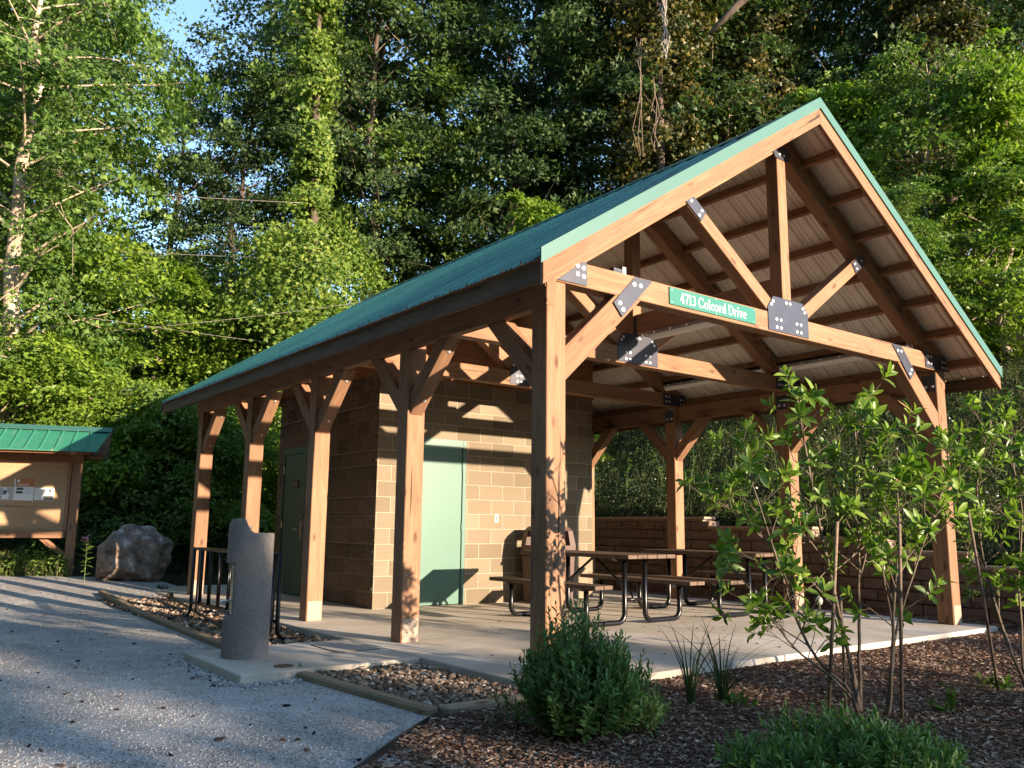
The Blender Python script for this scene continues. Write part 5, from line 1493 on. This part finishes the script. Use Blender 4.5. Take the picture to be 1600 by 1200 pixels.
magnolia('magnolia_sapling', 41, [
    (rel(b1, [(1345, 1122, 0), (1325, 1030, 0.02), (1300, 930, 0.05), (1275, 800, 0.12), (1262, 700, 0.15), (1248, 615, 0.1)], D1), 0.016, 15, 0.42),
    (rel(b1, [(1341, 1110, 0), (1330, 1070, 0), (1290, 1040, -0.05), (1250, 970, -0.12), (1215, 850, -0.1), (1180, 745, -0.15), (1165, 690, -0.1)], D1), 0.013, 14, 0.35),
    (rel(b1, [(1346, 1112, 0), (1340, 1000, 0.1), (1345, 880, 0.2), (1335, 760, 0.25), (1335, 640, 0.2)], D1), 0.013, 13, 0.4),
    (rel(b1, [(1338, 1100, 0), (1290, 1045, -0.1), (1235, 1000, -0.2), (1185, 930, -0.2), (1130, 870, -0.2)], D1), 0.009, 11, 0.35),
    (rel(b1, [(1342, 1080, 0.05), (1300, 940, 0.25), (1230, 870, 0.3), (1155, 800, 0.3), (1110, 770, 0.3)], D1), 0.008, 10, 0.45),
], 0, 'leafy sapling with several stems, leftmost in the mulch bed', *b1)
b2 = on_plane(1383, 1130, 2, -0.08); D2 = depth_of(b2)
magnolia('magnolia_sapling', 42, [
    (rel(b2, [(1383, 1130, 0), (1392, 1030, 0), (1398, 930, 0.05), (1405, 820, 0.1), (1402, 740, 0.1)], D2), 0.012, 12, 0.3),
    (rel(b2, [(1384, 1110, 0), (1410, 960, 0.1), (1440, 860, 0.15), (1470, 790, 0.2), (1480, 740, 0.2)], D2), 0.009, 11, 0.4),
    (rel(b2, [(1384, 1110, 0), (1395, 1000, 0.1), (1375, 880, 0.2), (1370, 760, 0.25), (1372, 700, 0.25)], D2), 0.008, 9, 0.5),
], 0, 'leafy sapling in the middle with a withered flower', *b2)
b3 = on_plane(1604, 1075, 2, -0.07); D3 = depth_of(b3)
magnolia('magnolia_sapling', 43, [
    (rel(b3, [(1604, 1075, 0), (1575, 1010, 0), (1545, 920, 0.05), (1530, 850, 0.1), (1520, 740, 0.1), (1545, 640, 0.1)], D3), 0.015, 16, 0.3),
    (rel(b3, [(1600, 1060, 0), (1590, 900, 0.1), (1600, 800, 0.15), (1580, 720, 0.2), (1575, 650, 0.2)], D3), 0.010, 14, 0.35),
    (rel(b3, [(1600, 1060, 0), (1610, 960, -0.1), (1625, 850, -0.15), (1620, 700, -0.2)], D3), 0.010, 13, 0.3),
    (rel(b3, [(1590, 1040, 0), (1540, 930, 0.05), (1500, 840, 0.1), (1490, 780, 0.1), (1480, 690, 0.1)], D3), 0.008, 9, 0.5),
], 0, 'leafy sapling leaning left at the right edge of the mulch bed', *b3)
# bud and withered flower
p = at(1280, 941, D1 - 0.15)
fb = thing('flower_bud', 'pale egg shaped flower bud on the left sapling', 'flower bud', p)
prof = [(0.0, 0.004), (0.01, 0.016), (0.025, 0.0215), (0.042, 0.018), (0.056, 0.006)]
MB().tube([(0, 0, a - 0.02) for a, b in prof], [b for a, b in prof], 14).build('petals', M['petal'], fb, smooth=True)
MB().tube([(0, 0, -0.05), (0.0, 0.0, -0.02)], [0.005, 0.008], 8).build('stalk', M['stem'], fb)
p = at(1407, 748, D2 + 0.1)
wf = thing('withered_flower', 'withered brown flower on the middle sapling', 'flower', p)
r_ = np.random.default_rng(9)
n = 14; V, Tt, Q = lances(np.zeros((n, 3)), rand_dirs(n, r_) + np.array([0, 0, 0.4]), rand_dirs(n, r_), np.full(n, 0.07), np.full(n, 0.03), 0.5)
obj('petals', mesh_np('petals', V, [Q, Tt], [M['petal_brown']], True), wf)
# stakes
def stake(u0, v0, u1, v1, label, r0=0.011, z=-0.09):
    b = on_plane(u0, v0, 2, z); d = depth_of(b); t_ = at(u1, v1, d + 0.02)
    o = MB().tube([(0, 0, -0.03), tuple((t_ - b) * 0.5 + np.array([0.004, 0, 0])), tuple(t_ - b)], r0, 8).build('wooden_stake', M['stake'], smooth=True, loc=tuple(b))
    tag(o, label, 'stake', 'stakes supporting the saplings')
stake(1293, 1128, 1308, 815, 'thin straight wooden stake left of the left sapling stem')
stake(1409, 1138, 1405, 810, 'thin straight wooden stake right of the middle sapling stem')
stake(1322, 1118, 1313, 930, 'short leaning wooden stake close to the left sapling stem', 0.009)
stake(1562, 1087, 1513, 800, 'leaning wooden stake beside the right sapling')

# ------------------------------------------------------------------ low shrubs
def stemmy_shrub(name, seed, x, y, z, n_stem, Rr, H, leaf, lw, mat, label, lean=0.0, leaf_per=26, cat='shrub', flat_=1.0, bare=0.3):
    r_ = np.random.default_rng(seed)
    t = thing(name, label, cat, (x, y, z))
    parts = []; C = []; A = []; Nn = []; Ln = []
    for k in range(n_stem):
        az = r_.uniform(0, 2 * math.pi); rr = Rr * math.sqrt(r_.uniform(0, 1))
        hh = H * (1 - flat_ * 0.62 * (rr / Rr) ** 2.0) * r_.uniform(0.62, 1.08)
        b = np.array([math.cos(az), math.sin(az), 0]) * rr * 0.22
        e = np.array([math.cos(az) * rr, math.sin(az) * rr, hh]) + r_.normal(0, 0.02, 3)
        m_ = (b + e) / 2 + np.array([math.cos(az), math.sin(az), 0.0]) * rr * 0.22
        u_ = np.linspace(0, 1, 7)[:, None]
        cv = (1 - u_) ** 2 * b + 2 * u_ * (1 - u_) * m_ + u_ ** 2 * e
        parts.append(tube_np(cv, 0.0032 * (1 - 0.7 * u_[:, 0]), 4))
        for j in range(leaf_per):
            u = bare + (1 - bare) * (j + r_.uniform(0, 1)) / leaf_per
            p = (1 - u) ** 2 * b + 2 * u * (1 - u) * m_ + u * u * e
            d = unit(2 * (1 - u) * (m_ - b) + 2 * u * (e - m_))
            th = j * 2.1 + r_.normal(0, 0.4)
            a = unit(np.cross(d, [0.2, 0.5, 0.84])); bb = np.cross(d, a)
            til = 0.55 + 0.5 * (1 - u) + r_.normal(0, 0.18)
            side_ = a * math.cos(th) + bb * math.sin(th)
            C.append(p); A.append(d * math.cos(til) + side_ * math.sin(til)); Nn.append(d * math.sin(til) - side_ * math.cos(til) + r_.normal(0, 0.3, 3))
            Ln.append(leaf * r_.uniform(0.6, 1.2) * (1.0 - 0.35 * max(0, u - 0.75) / 0.25))
    Vt, polys = merge(parts)
    obj('stems', mesh_np(name + '_stems', Vt, polys, [M['twig']], True), t)
    C, A, Nn, Ln = map(np.array, (C, A, Nn, Ln))
    V, Tt, Q = lances(C, A, Nn, Ln, Ln * lw, 0.10, 0.2)
    obj('leaves', mesh_np(name + '_leaves', V, [Q, Tt], [mat], True), t)
    return t
sb = on_plane(905, 1160, 2, -0.08)
stemmy_shrub('leafy_bush', 51, sb[0], sb[1], -0.08, 340, 0.36, 0.70, 0.056, 0.33, LF['shrub'], 'rounded dark green bush of narrow leaves before the front post', leaf_per=30, flat_=0.85)
p = on_plane(985, 1150, 2, -0.08)
stemmy_shrub('leafy_bush', 52, p[0], p[1], -0.08, 70, 0.24, 0.40, 0.05, 0.24, LF['shrub'], 'low tuft at the right foot of the rounded bush', leaf_per=22)
p = on_plane(800, 1145, 2, -0.08)
stemmy_shrub('leafy_bush', 53, p[0], p[1], -0.08, 14, 0.18, 0.26, 0.045, 0.22, LF['shrub'], 'sparse sprig lying left of the rounded bush', leaf_per=14)
for k, (u, v, rr, hh, ns) in enumerate([(1300, 1215, 0.34, 0.30, 120), (1215, 1235, 0.26, 0.24, 80), (1390, 1225, 0.30, 0.27, 95), (1455, 1235, 0.20, 0.20, 45)]):
    p = on_plane(u, v, 2, -0.08)
    stemmy_shrub('groundcover_plant', 60 + k, p[0], p[1], -0.08, ns, rr, hh, 0.06, 0.26, LF['cover'],
                 ['leafy low plant at the bottom edge below the left sapling', 'leafy low plant, leftmost along the bottom edge', 'leafy low plant at the bottom edge below the middle sapling', 'small leafy plant, rightmost along the bottom edge'][k], leaf_per=18, cat='plant', flat_=0.5, bare=0.12)
# little weed on the edge of the pad
p = on_plane(468, 1052, 2, -0.05)
stemmy_shrub('weed', 70, p[0], p[1], -0.07, 10, 0.07, 0.10, 0.035, 0.3, LF['weed'], 'tiny weed growing at the corner of the concrete pad', leaf_per=9, cat='weed', bare=0.2)
p = on_plane(253, 925, 2, -0.05)
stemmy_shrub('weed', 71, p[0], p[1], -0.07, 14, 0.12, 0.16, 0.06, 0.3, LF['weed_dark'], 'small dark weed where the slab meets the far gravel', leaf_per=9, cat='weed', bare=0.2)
for k, (u, v, lab) in enumerate([(1155, 1115, 'small broad leaf seedling beside the right strap leaved clump'), (1490, 1120, 'small lone green seedling right of the middle sapling'), (1555, 1085, 'small seedling at the foot of the right stake')]):
    p = on_plane(u, v, 2, -0.08)
    stemmy_shrub('seedling', 72 + k, p[0], p[1], -0.08, 6, 0.10, 0.14, 0.09, 0.35, LF['weed'], lab, leaf_per=5, cat='seedling', bare=0.3)

# strap leaved clumps
def iris(seed, u, v, H, n, label):
    r_ = np.random.default_rng(seed)
    p = on_plane(u, v, 2, -0.08)
    V = []; F = []
    for k in range(n):
        az = r_.uniform(0, 2 * math.pi); ln = H * r_.uniform(0.5, 1.05); le = r_.uniform(0.1, 1.1); wd = r_.uniform(0.0035, 0.008)
        d = np.array([math.cos(az), math.sin(az), 0]); s = np.array([-d[1], d[0], 0]) * math.cos(r_.uniform(0, 1.2)) + d * 0.3
        s = s / np.linalg.norm(s)
        b = d * r_.uniform(0, 0.05); m = 8
        o_ = len(V)
        for i in range(m + 1):
            t = i / m
            c = b + d * ln * le * t ** 2.0 + np.array([0, 0, ln * (t - 0.30 * le * t ** 3)])
            w_ = wd * (1 - t ** 2.2) + 0.0006
            V.append(c + s * w_); V.append(c + d * 0.002); V.append(c - s * w_)
        for i in range(m):
            a = o_ + i * 3
            F.append((a, a + 1, a + 4, a + 3)); F.append((a + 1, a + 2, a + 5, a + 4))
    o = obj('strap_leaved_plant', mesh_np('strap_leaves', np.array(V), [np.array(F)], [LF['iris']], True), None, tuple(p))
    tag(o, label, 'plant', 'strap leaved clumps in the mulch')
iris(80, 1078, 1112, 0.66, 17, 'dark strap leaved clump, left one beside the rounded bush')
iris(81, 1128, 1105, 0.62, 30, 'dark strap leaved clump, fuller one before the slab edge')

# ------------------------------------------------------------------ stones, chips and litter (stuff)
ico = bmesh.new(); bmesh.ops.create_icosphere(ico, subdivisions=1, radius=1.0)
ICO_V = np.array([tuple(v.co) for v in ico.verts]); ICO_F = np.array([[v.index for v in f.verts] for f in ico.faces]); ico.free()
ico = bmesh.new(); bmesh.ops.create_icosphere(ico, subdivisions=2, radius=1.0)
IC2_V = np.array([tuple(v.co) for v in ico.verts]); IC2_F = np.array([[v.index for v in f.verts] for f in ico.faces]); ico.free()
def rocks(name, P, S, flatten, r_, mat, label, cat, hi=False, smooth=False, jit=0.14):
    BV, BF = (IC2_V, IC2_F) if hi else (ICO_V, ICO_F)
    n = len(P); k = len(BV)
    V = np.repeat(BV[None], n, 0)
    if hi:
        for h in range(3):
            dr_ = rand_dirs(n, r_)[:, None, :]
            V = V * (1 + 0.16 * np.sin(2.2 * (V * dr_).sum(-1) + r_.uniform(0, 6, (n, 1))))[..., None]
    V = V * (1 + r_.normal(0, jit if not hi else 0.03, (n, k, 1)))
    sc = np.stack([r_.uniform(0.75, 1.25, n), r_.uniform(0.6, 1.0, n), np.full(n, flatten) * r_.uniform(0.7, 1.2, n)], 1)[:, None, :]
    V = V * sc * S[:, None, None]
    az = r_.uniform(0, 2 * math.pi, n); ca, sa = np.cos(az)[:, None], np.sin(az)[:, None]
    tl = r_.normal(0, 0.3, n)[:, None]
    x, y, z = V[..., 0], V[..., 1], V[..., 2]
    y, z = y * np.cos(tl) - z * np.sin(tl), y * np.sin(tl) + z * np.cos(tl)
    V = np.stack([x * ca - y * sa, x * sa + y * ca, z], -1) + P[:, None, :]
    F = (BF[None] + (np.arange(n) * k)[:, None, None]).reshape(-1, 3)
    o = obj(name, mesh_np(name, V.reshape(-1, 3), [F], [mat], smooth))
    return tag(o, label, cat, kind='stuff')
r_ = np.random.default_rng(100)
n = 4200
P = np.stack([r_.uniform(-1.22, -0.30, n), r_.uniform(-0.30, 1.25, n), r_.uniform(-0.085, -0.035, n)], 1)
rocks('river_stones', P, r_.uniform(0.010, 0.024, n), 0.7, r_, M['riverrock'], 'brown rounded stones filling the bed by the front post', 'stones', True, True)
n = 5200
yy = 2.65 + 6.2 * r_.uniform(0, 1, n)
P = np.stack([r_.uniform(-1.22, -0.30, n), yy, r_.uniform(-0.08, -0.03, n)], 1)
rocks('river_stones', P, r_.uniform(0.014, 0.034, n), 0.7, r_, M['riverrock'], 'brown rounded stones filling the bike rack bed', 'stones', False, True)
# loose gravel
n = 26000
dd = 3.2 + 11 * r_.uniform(0, 1, n) ** 1.8; uu = r_.uniform(-30, 700, n)
pp = np.stack([CAM[0] + dd * (fw[0] + RT[0] * (uu - 800) / FPX), CAM[1] + dd * (fw[1] + RT[1] * (uu - 800) / FPX)], 1)
ok = (side(pp[:, 0], pp[:, 1]) > 0.02) | (pp[:, 1] > EA[1])
ok &= ~((pp[:, 0] > -1.36) & (pp[:, 1] > -0.42) & (pp[:, 1] < 9.0)) & ~((pp[:, 0] > -1.80) & (pp[:, 1] > 1.22) & (pp[:, 1] < 2.68)) & (pp[:, 1] < gravel_edge(pp[:, 0]) - 0.1) & (pp[:, 0] < 0)
pp = pp[ok]; n = len(pp)
P = np.concatenate([pp, (ground(pp[:, 0], pp[:, 1]) + 0.021)[:, None]], 1)
rocks('loose_gravel', P, r_.uniform(0.003, 0.0075, n) * (1 + 0.5 * (r_.uniform(0, 1, n) > 0.95)), 0.6, r_, M['stones'], 'loose grey gravel chips scattered over the lot', 'gravel')
sel = r_.choice(n, 90, replace=False)
rocks('leaf_litter', P[sel] + np.array([0, 0, 0.006]), r_.uniform(0.008, 0.02, 90), 0.45, r_, M['litter'], 'dark bits of litter scattered on the gravel', 'litter', jit=0.3)
P2 = np.stack([r_.uniform(-0.2, 6.2, 70), r_.uniform(-0.25, 4.9, 70), np.full(70, 0.004)], 1)
rocks('leaf_litter', P2, r_.uniform(0.006, 0.016, 70), 0.25, r_, M['litter'], 'small dry bits of litter scattered on the concrete slab', 'litter', jit=0.3)
# crumbs along the pad
n = 420
uq = r_.uniform(0, 1, n)
px_ = np.where(uq < 0.5, -1.80 - np.abs(r_.normal(0, 0.06, n)), r_.uniform(-1.8, -1.3, n)); py_ = np.where(uq < 0.5, r_.uniform(1.2, 2.6, n), 1.22 - np.abs(r_.normal(0, 0.07, n)))
rocks('loose_stones', np.stack([px_, py_, np.full(n, -0.06)], 1), r_.uniform(0.008, 0.02, n), 0.65, r_, M['stones'], 'larger loose stones along the pad edge', 'stones')

def chips(n, xy_fn, zfn, name, label, lmin, lmax, mat, r_):
    x, y = xy_fn(n)
    P = np.stack([x, y, zfn(x, y)], 1)
    n = len(P)
    az = r_.uniform(0, 2 * math.pi, n)
    A = np.stack([np.cos(az), np.sin(az), r_.normal(0, 0.22, n)], 1); A = unit(A)
    Nn = unit(np.array([0, 0, 1.0]) + r_.normal(0, 0.35, (n, 3))); S = unit(np.cross(A, Nn)); Nn = np.cross(S, A)
    L2 = r_.uniform(lmin, lmax, n)[:, None] / 2; W2 = L2 * r_.uniform(0.15, 0.45, n)[:, None]; H2 = np.full((n, 1), 0.002)
    cs = []
    for a in (-1, 1):
        for b in (-1, 1):
            for c in (-1, 1):
                cs.append(P + A * L2 * a * (1 + 0.15 * b) + S * W2 * b * (1 - 0.25 * a) + Nn * H2 * c)
    V = np.stack(cs, 1).reshape(-1, 3)
    F0 = np.array([(0, 1, 3, 2), (4, 6, 7, 5), (0, 4, 5, 1), (2, 3, 7, 6), (0, 2, 6, 4), (1, 5, 7, 3)])
    F = (F0[None] + (np.arange(n) * 8)[:, None, None]).reshape(-1, 4)
    o = obj(name, mesh_np(name, V, [F], [mat]))
    return tag(o, label, 'wood chips', kind='stuff')
def mulch_xy(n):
    d = 4.0 + 9.5 * r_.uniform(0, 1, n) ** 1.5; u = r_.uniform(560, 2000, n)
    x = CAM[0] + d * (fw[0] + RT[0] * (u - 800) / FPX); y = CAM[1] + d * (fw[1] + RT[1] * (u - 800) / FPX)
    k = (y < np.where(x > -0.3, -0.345, -0.46)) & (side(x, y) < -0.02) & (x < WX)
    return x[k], y[k]
chips(85000, mulch_xy, lambda x, y: mulch_z(x, y) + r_.uniform(-0.003, 0.012, len(x)), 'bark_mulch', 'brown shredded bark mulch chips in the front bed', 0.010, 0.042, M['chips'], r_)
def strip_xy(n):
    return r_.uniform(6.37, WX - 0.03, n), r_.uniform(-0.3, 7.5, n)
chips(7000, strip_xy, lambda x, y: np.full(len(x), -0.028) + r_.uniform(0, 0.012, len(x)), 'bark_mulch', 'dark mulch chips along the retaining wall', 0.015, 0.05, M['chips'], r_)

# ------------------------------------------------------------------ grass slope and weeds (stuff)
def blades(n, xy, H, wd, name, label, mat, r_, cat='grass', tip=0.5):
    x, y = xy(n); n = len(x)
    z = ground(x, y) - 0.02
    az = r_.uniform(0, 2 * math.pi, n); d = np.stack([np.cos(az), np.sin(az), np.zeros(n)], 1)
    s = np.stack([-d[:, 1], d[:, 0], np.zeros(n)], 1)
    h = (H * r_.uniform(0.4, 1.15, n))[:, None]; le = r_.uniform(0.05, tip, n)[:, None]
    b = np.stack([x, y, z], 1); w_ = (wd * r_.uniform(0.6, 1.3, n))[:, None]
    up_ = np.array([[0, 0, 1.0]])
    p1_ = b + up_ * h * 0.5 + d * h * le * 0.2; p2_ = b + up_ * h * (1 - 0.25 * le) + d * h * le
    V = np.stack([b - s * w_, b + s * w_, p1_ - s * w_ * 0.8, p1_ + s * w_ * 0.8, p2_], 1).reshape(-1, 3)
    bb = np.arange(n)[:, None] * 5
    o = obj(name, mesh_np(name, V, [bb + np.array([[0, 1, 3, 2]]), bb + np.array([[2, 3, 4]])], [mat], True))
    return tag(o, label, cat, kind='stuff')
r_ = np.random.default_rng(120)
def slope_xy(n):
    x = WX + 0.3 + 11 * r_.uniform(0, 1, n) ** 1.5; y = r_.uniform(-2, 19, n); return x, y
blades(30000, slope_xy, 0.36, 0.007, 'tall_grass', 'tall mixed grass on the slope above the retaining wall', LF['grass'], r_, tip=0.9)
def leafy_stuff(n, xy, H, leaf, name, label, mat, r_, cat='weeds', lw=0.5, zoff=0.0, nup=0.7):
    x, y = xy(n); n = len(x)
    z = ground(x, y) + zoff + H * r_.uniform(0, 1, n) ** 0.8 * (0.55 + 0.45 * np.sin(x * 2.3 + np.sin(y * 1.9)) * np.sin(y * 2.7 + 0.5))
    P = np.stack([x, y, z], 1)
    A = np.stack([r_.normal(size=n), r_.normal(size=n), r_.normal(0, 0.4, n)], 1)
    Nn = np.array([0, -0.25, nup]) + r_.normal(size=(n, 3)) * 0.6
    Ln = leaf * r_.uniform(0.5, 1.3, n)
    V, F = kites(P, A, Nn, Ln, Ln * lw)
    o = obj(name, mesh_np(name, V, [F], [mat]))
    return tag(o, label, cat, kind='stuff')
leafy_stuff(80000, slope_xy, 0.46, 0.08, 'slope_weeds', 'leafy weeds among the grass of the right slope', LF['slope'], r_, lw=0.35)
leafy_stuff(1500, slope_xy, 0.62, 0.035, 'slope_flowers', 'tiny white flowers dotted over the right slope', M['white'], r_, cat='flowers', lw=0.8)
def back_xy(n):
    x = r_.uniform(-9, 8, n); y = 13.2 + 9 * r_.uniform(0, 1, n) ** 1.3; return x, y
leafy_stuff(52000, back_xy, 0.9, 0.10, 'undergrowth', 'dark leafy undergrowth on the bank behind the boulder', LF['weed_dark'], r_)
def wood_xy(n):
    x = r_.uniform(-22, 40, n); y = r_.uniform(13, 48, n); k = (x > 8) | (y > 20); return x[k], y[k]
leafy_stuff(60000, wood_xy, 1.3, 0.20, 'undergrowth', 'dark undergrowth across the wooded hillside', LF['dark'], r_)
def edge_xy(n):
    x = r_.uniform(-9, 0.6, n); y = gravel_edge(x) + 0.05 + 1.5 * r_.uniform(0, 1, n) ** 1.2 - 0.35; k = ~((np.abs(x - bx_) < 0.85) & (y > by_ - 0.5)); return x[k], y[k]
leafy_stuff(20000, edge_xy, 0.62, 0.07, 'edge_weeds', 'sunlit weeds along the far edge of the gravel', LF['weed'], r_, nup=0.4)
blades(5000, edge_xy, 0.38, 0.006, 'edge_grass', 'thin grass among the weeds at the far gravel edge', LF['grass'], r_)
# tall single weeds standing on the slope and by the boulder
def tall_weed(seed, x, y, H, mat, label, flower=None, group=None):
    r_ = np.random.default_rng(seed)
    z = float(ground(x, y)) - 0.02
    t = thing('tall_weed', label, 'weed', (x, y, z), group=group)
    ti = np.linspace(0, 1, 8); cv = np.stack([0.10 * H * ti ** 2 * r_.normal(), 0.10 * H * ti ** 2 * r_.normal(), H * ti][0:3], 1) if False else np.stack([0.1 * H * ti ** 2 * r_.normal(), 0.1 * H * ti ** 2 * r_.normal(), H * ti], 1)
    Vt, Ft = tube_np(cv, 0.006 * (1 - 0.6 * ti), 5)
    obj('stem', mesh_np('weed_stem', Vt, [Ft], [M['stem']], True), t)
    n = 46
    u = 0.15 + 0.85 * r_.uniform(0, 1, n) ** 0.7
    P = np.stack([np.interp(u, ti, cv[:, k]) for k in range(3)], 1)
    az = np.arange(n) * 2.4
    A = np.stack([np.cos(az), np.sin(az), r_.uniform(0.0, 0.8, n)], 1); Nn = np.array([0, 0, 1.0]) + r_.normal(0, 0.3, (n, 3))
    Ln = 0.16 * r_.uniform(0.6, 1.2, n) * (1.1 - 0.5 * u)
    V, Tt, Q = lances(P, A, Nn, Ln, Ln * 0.22, 0.3)
    obj('leaves', mesh_np('weed_leaves', V, [Q, Tt], [mat], True), t)
    if flower:
        V, Tt, Q = lances(np.tile(cv[-1], (24, 1)) + r_.normal(0, 0.03, (24, 3)), rand_dirs(24, r_), rand_dirs(24, r_), np.full(24, 0.05), np.full(24, 0.025))
        obj('flower', mesh_np('weed_flower', V, [Q, Tt], [flower], True), t)
WG = 'tall weeds standing on the right slope'
for k, (x, y) in enumerate([(7.9, 6.2), (8.1, 5.7), (8.0, 5.2), (8.5, 5.9), (8.3, 4.6), (8.7, 6.9), (8.2, 7.4), (8.9, 5.3), (8.4, 3.4), (8.8, 2.2), (8.1, 8.2), (8.6, 4.1)]):
    tall_weed(200 + k, x, y, 0.85 + 0.25 * ((k * 37) % 5) / 5, LF['weed'], 'tall leafy weed standing out of the slope grass above the wall', group=WG)
px_, py_ = flat(140, 14.2)
tall_weed(220, px_, py_, 0.75, LF['weed'], 'thin weed with pink flowers left of the boulder', M['pink'])
# hanging dry vines on the dark ivy trunks
for k, (u, v0, v1, d, lab) in enumerate([(1037, -30, 95, 26.0, 'pale dry vine hanging highest on the dark ivy trunk'), (1000, 60, 250, 26.2, 'thin grey vine hanging left of the dark ivy trunk'), (1022, 120, 245, 26.2, 'thin grey vine hanging lower before the dark ivy trunk')]):
    r_ = np.random.default_rng(300 + k); mb = MB()
    for q_ in range(7 if k == 0 else 3):
        pts = [tuple(at(u + r_.normal(0, 4) + 3 * t, v0 + (v1 - v0) * t * r_.uniform(0.8, 1.0), d + r_.normal(0, 0.05))) for t in np.linspace(0, 1, 6)]
        mb.tube(pts, 0.014 if k == 0 else 0.010, 4)
    tag(mb.build('hanging_vine', M['wire'] if k == 0 else M['stake']), lab, 'vine')
# big dark bough crossing at the top
p0_, p1_ = at(1190, -25, 24), at(1110, 52, 24)
br = MB().tube([tuple(at(1255, -80, 24)), tuple(p0_), tuple((p0_ + p1_) / 2 + np.array([0, 0, 0.06])), tuple(p1_)], [0.16, 0.13, 0.11, 0.07], 8).build('bare_bough', M['bark'], smooth=True)
tag(br, 'bare dark bough slanting at the top of the wood above the gable', 'bough')
# loose hanging wire by the front post and a crooked twig in the young tree
cable('hanging_wire', [(1.22, 4.10, 2.95), (1.21, 4.08, 2.6), (1.24, 4.06, 2.5)], 0.004, 'short pale wire hanging under the second tie beam', 'wire', M['white'])

# ------------------------------------------------------------------ woodland behind the camera: its shadow lies over the foreground
r_ = np.random.default_rng(400)
def canopy():
    Pn = []
    for x0 in np.arange(-34, 62, 1.0):
        yb = -36 + r_.normal(0, 1.2)
        xx = x0 - 0.30 * 36                       # where this column's shadow meets the pavilion front
        z0 = float(np.clip(0.2 - (0.34 if xx > 0 else 0.6) * xx, -2.3, 1.25))
        top = z0 + 0.208 * abs(yb) + r_.normal(0, 0.22) + 0.12 * math.sin(x0 * 1.7)
        m = 420
        if x0 < -2: top, m = 20 + r_.normal(0, 1.5), 700  # columns behind left raised to cut skylight on the left faces
        hh = top * (1 - r_.uniform(0, 1, m) ** 1.7)
        wdt = 0.75 * np.sqrt(np.clip(1.02 - (hh / top) ** 3, 0.02, 1))
        Pn.append(np.stack([x0 + r_.normal(0, 1, m) * wdt, yb + r_.normal(0, 0.8, m), hh], 1))
    for y0 in np.arange(-34, 30, 1.3):            # unseen woods added on the left to block skylight from the posts
        m = 520; top = 24 + r_.normal(0, 2)
        Pn.append(np.stack([-19 + r_.normal(0, 1.2, m) - 0.0 * y0, y0 + r_.normal(0, 0.9, m), top * r_.uniform(0, 1, m)], 1))
    P = np.concatenate(Pn); n = len(P)
    A = r_.normal(size=(n, 3)); Nn = r_.normal(size=(n, 3)) + np.array([0.3, 0.8, 0])
    Ln = r_.uniform(0.25, 0.6, n) * np.where((P[:, 0] < -16.5) | (P[:, 2] > 11), 1.9, 1.0)
    V, F = kites(P, A, Nn, Ln, Ln * 0.6)
    return mesh_np('unseen_woodland', V, [F], [LF['dark']])
tag(obj('unseen_woodland', canopy()), 'unseen woodland behind the camera, with woods added on the left to block skylight', 'woodland', kind='stuff')
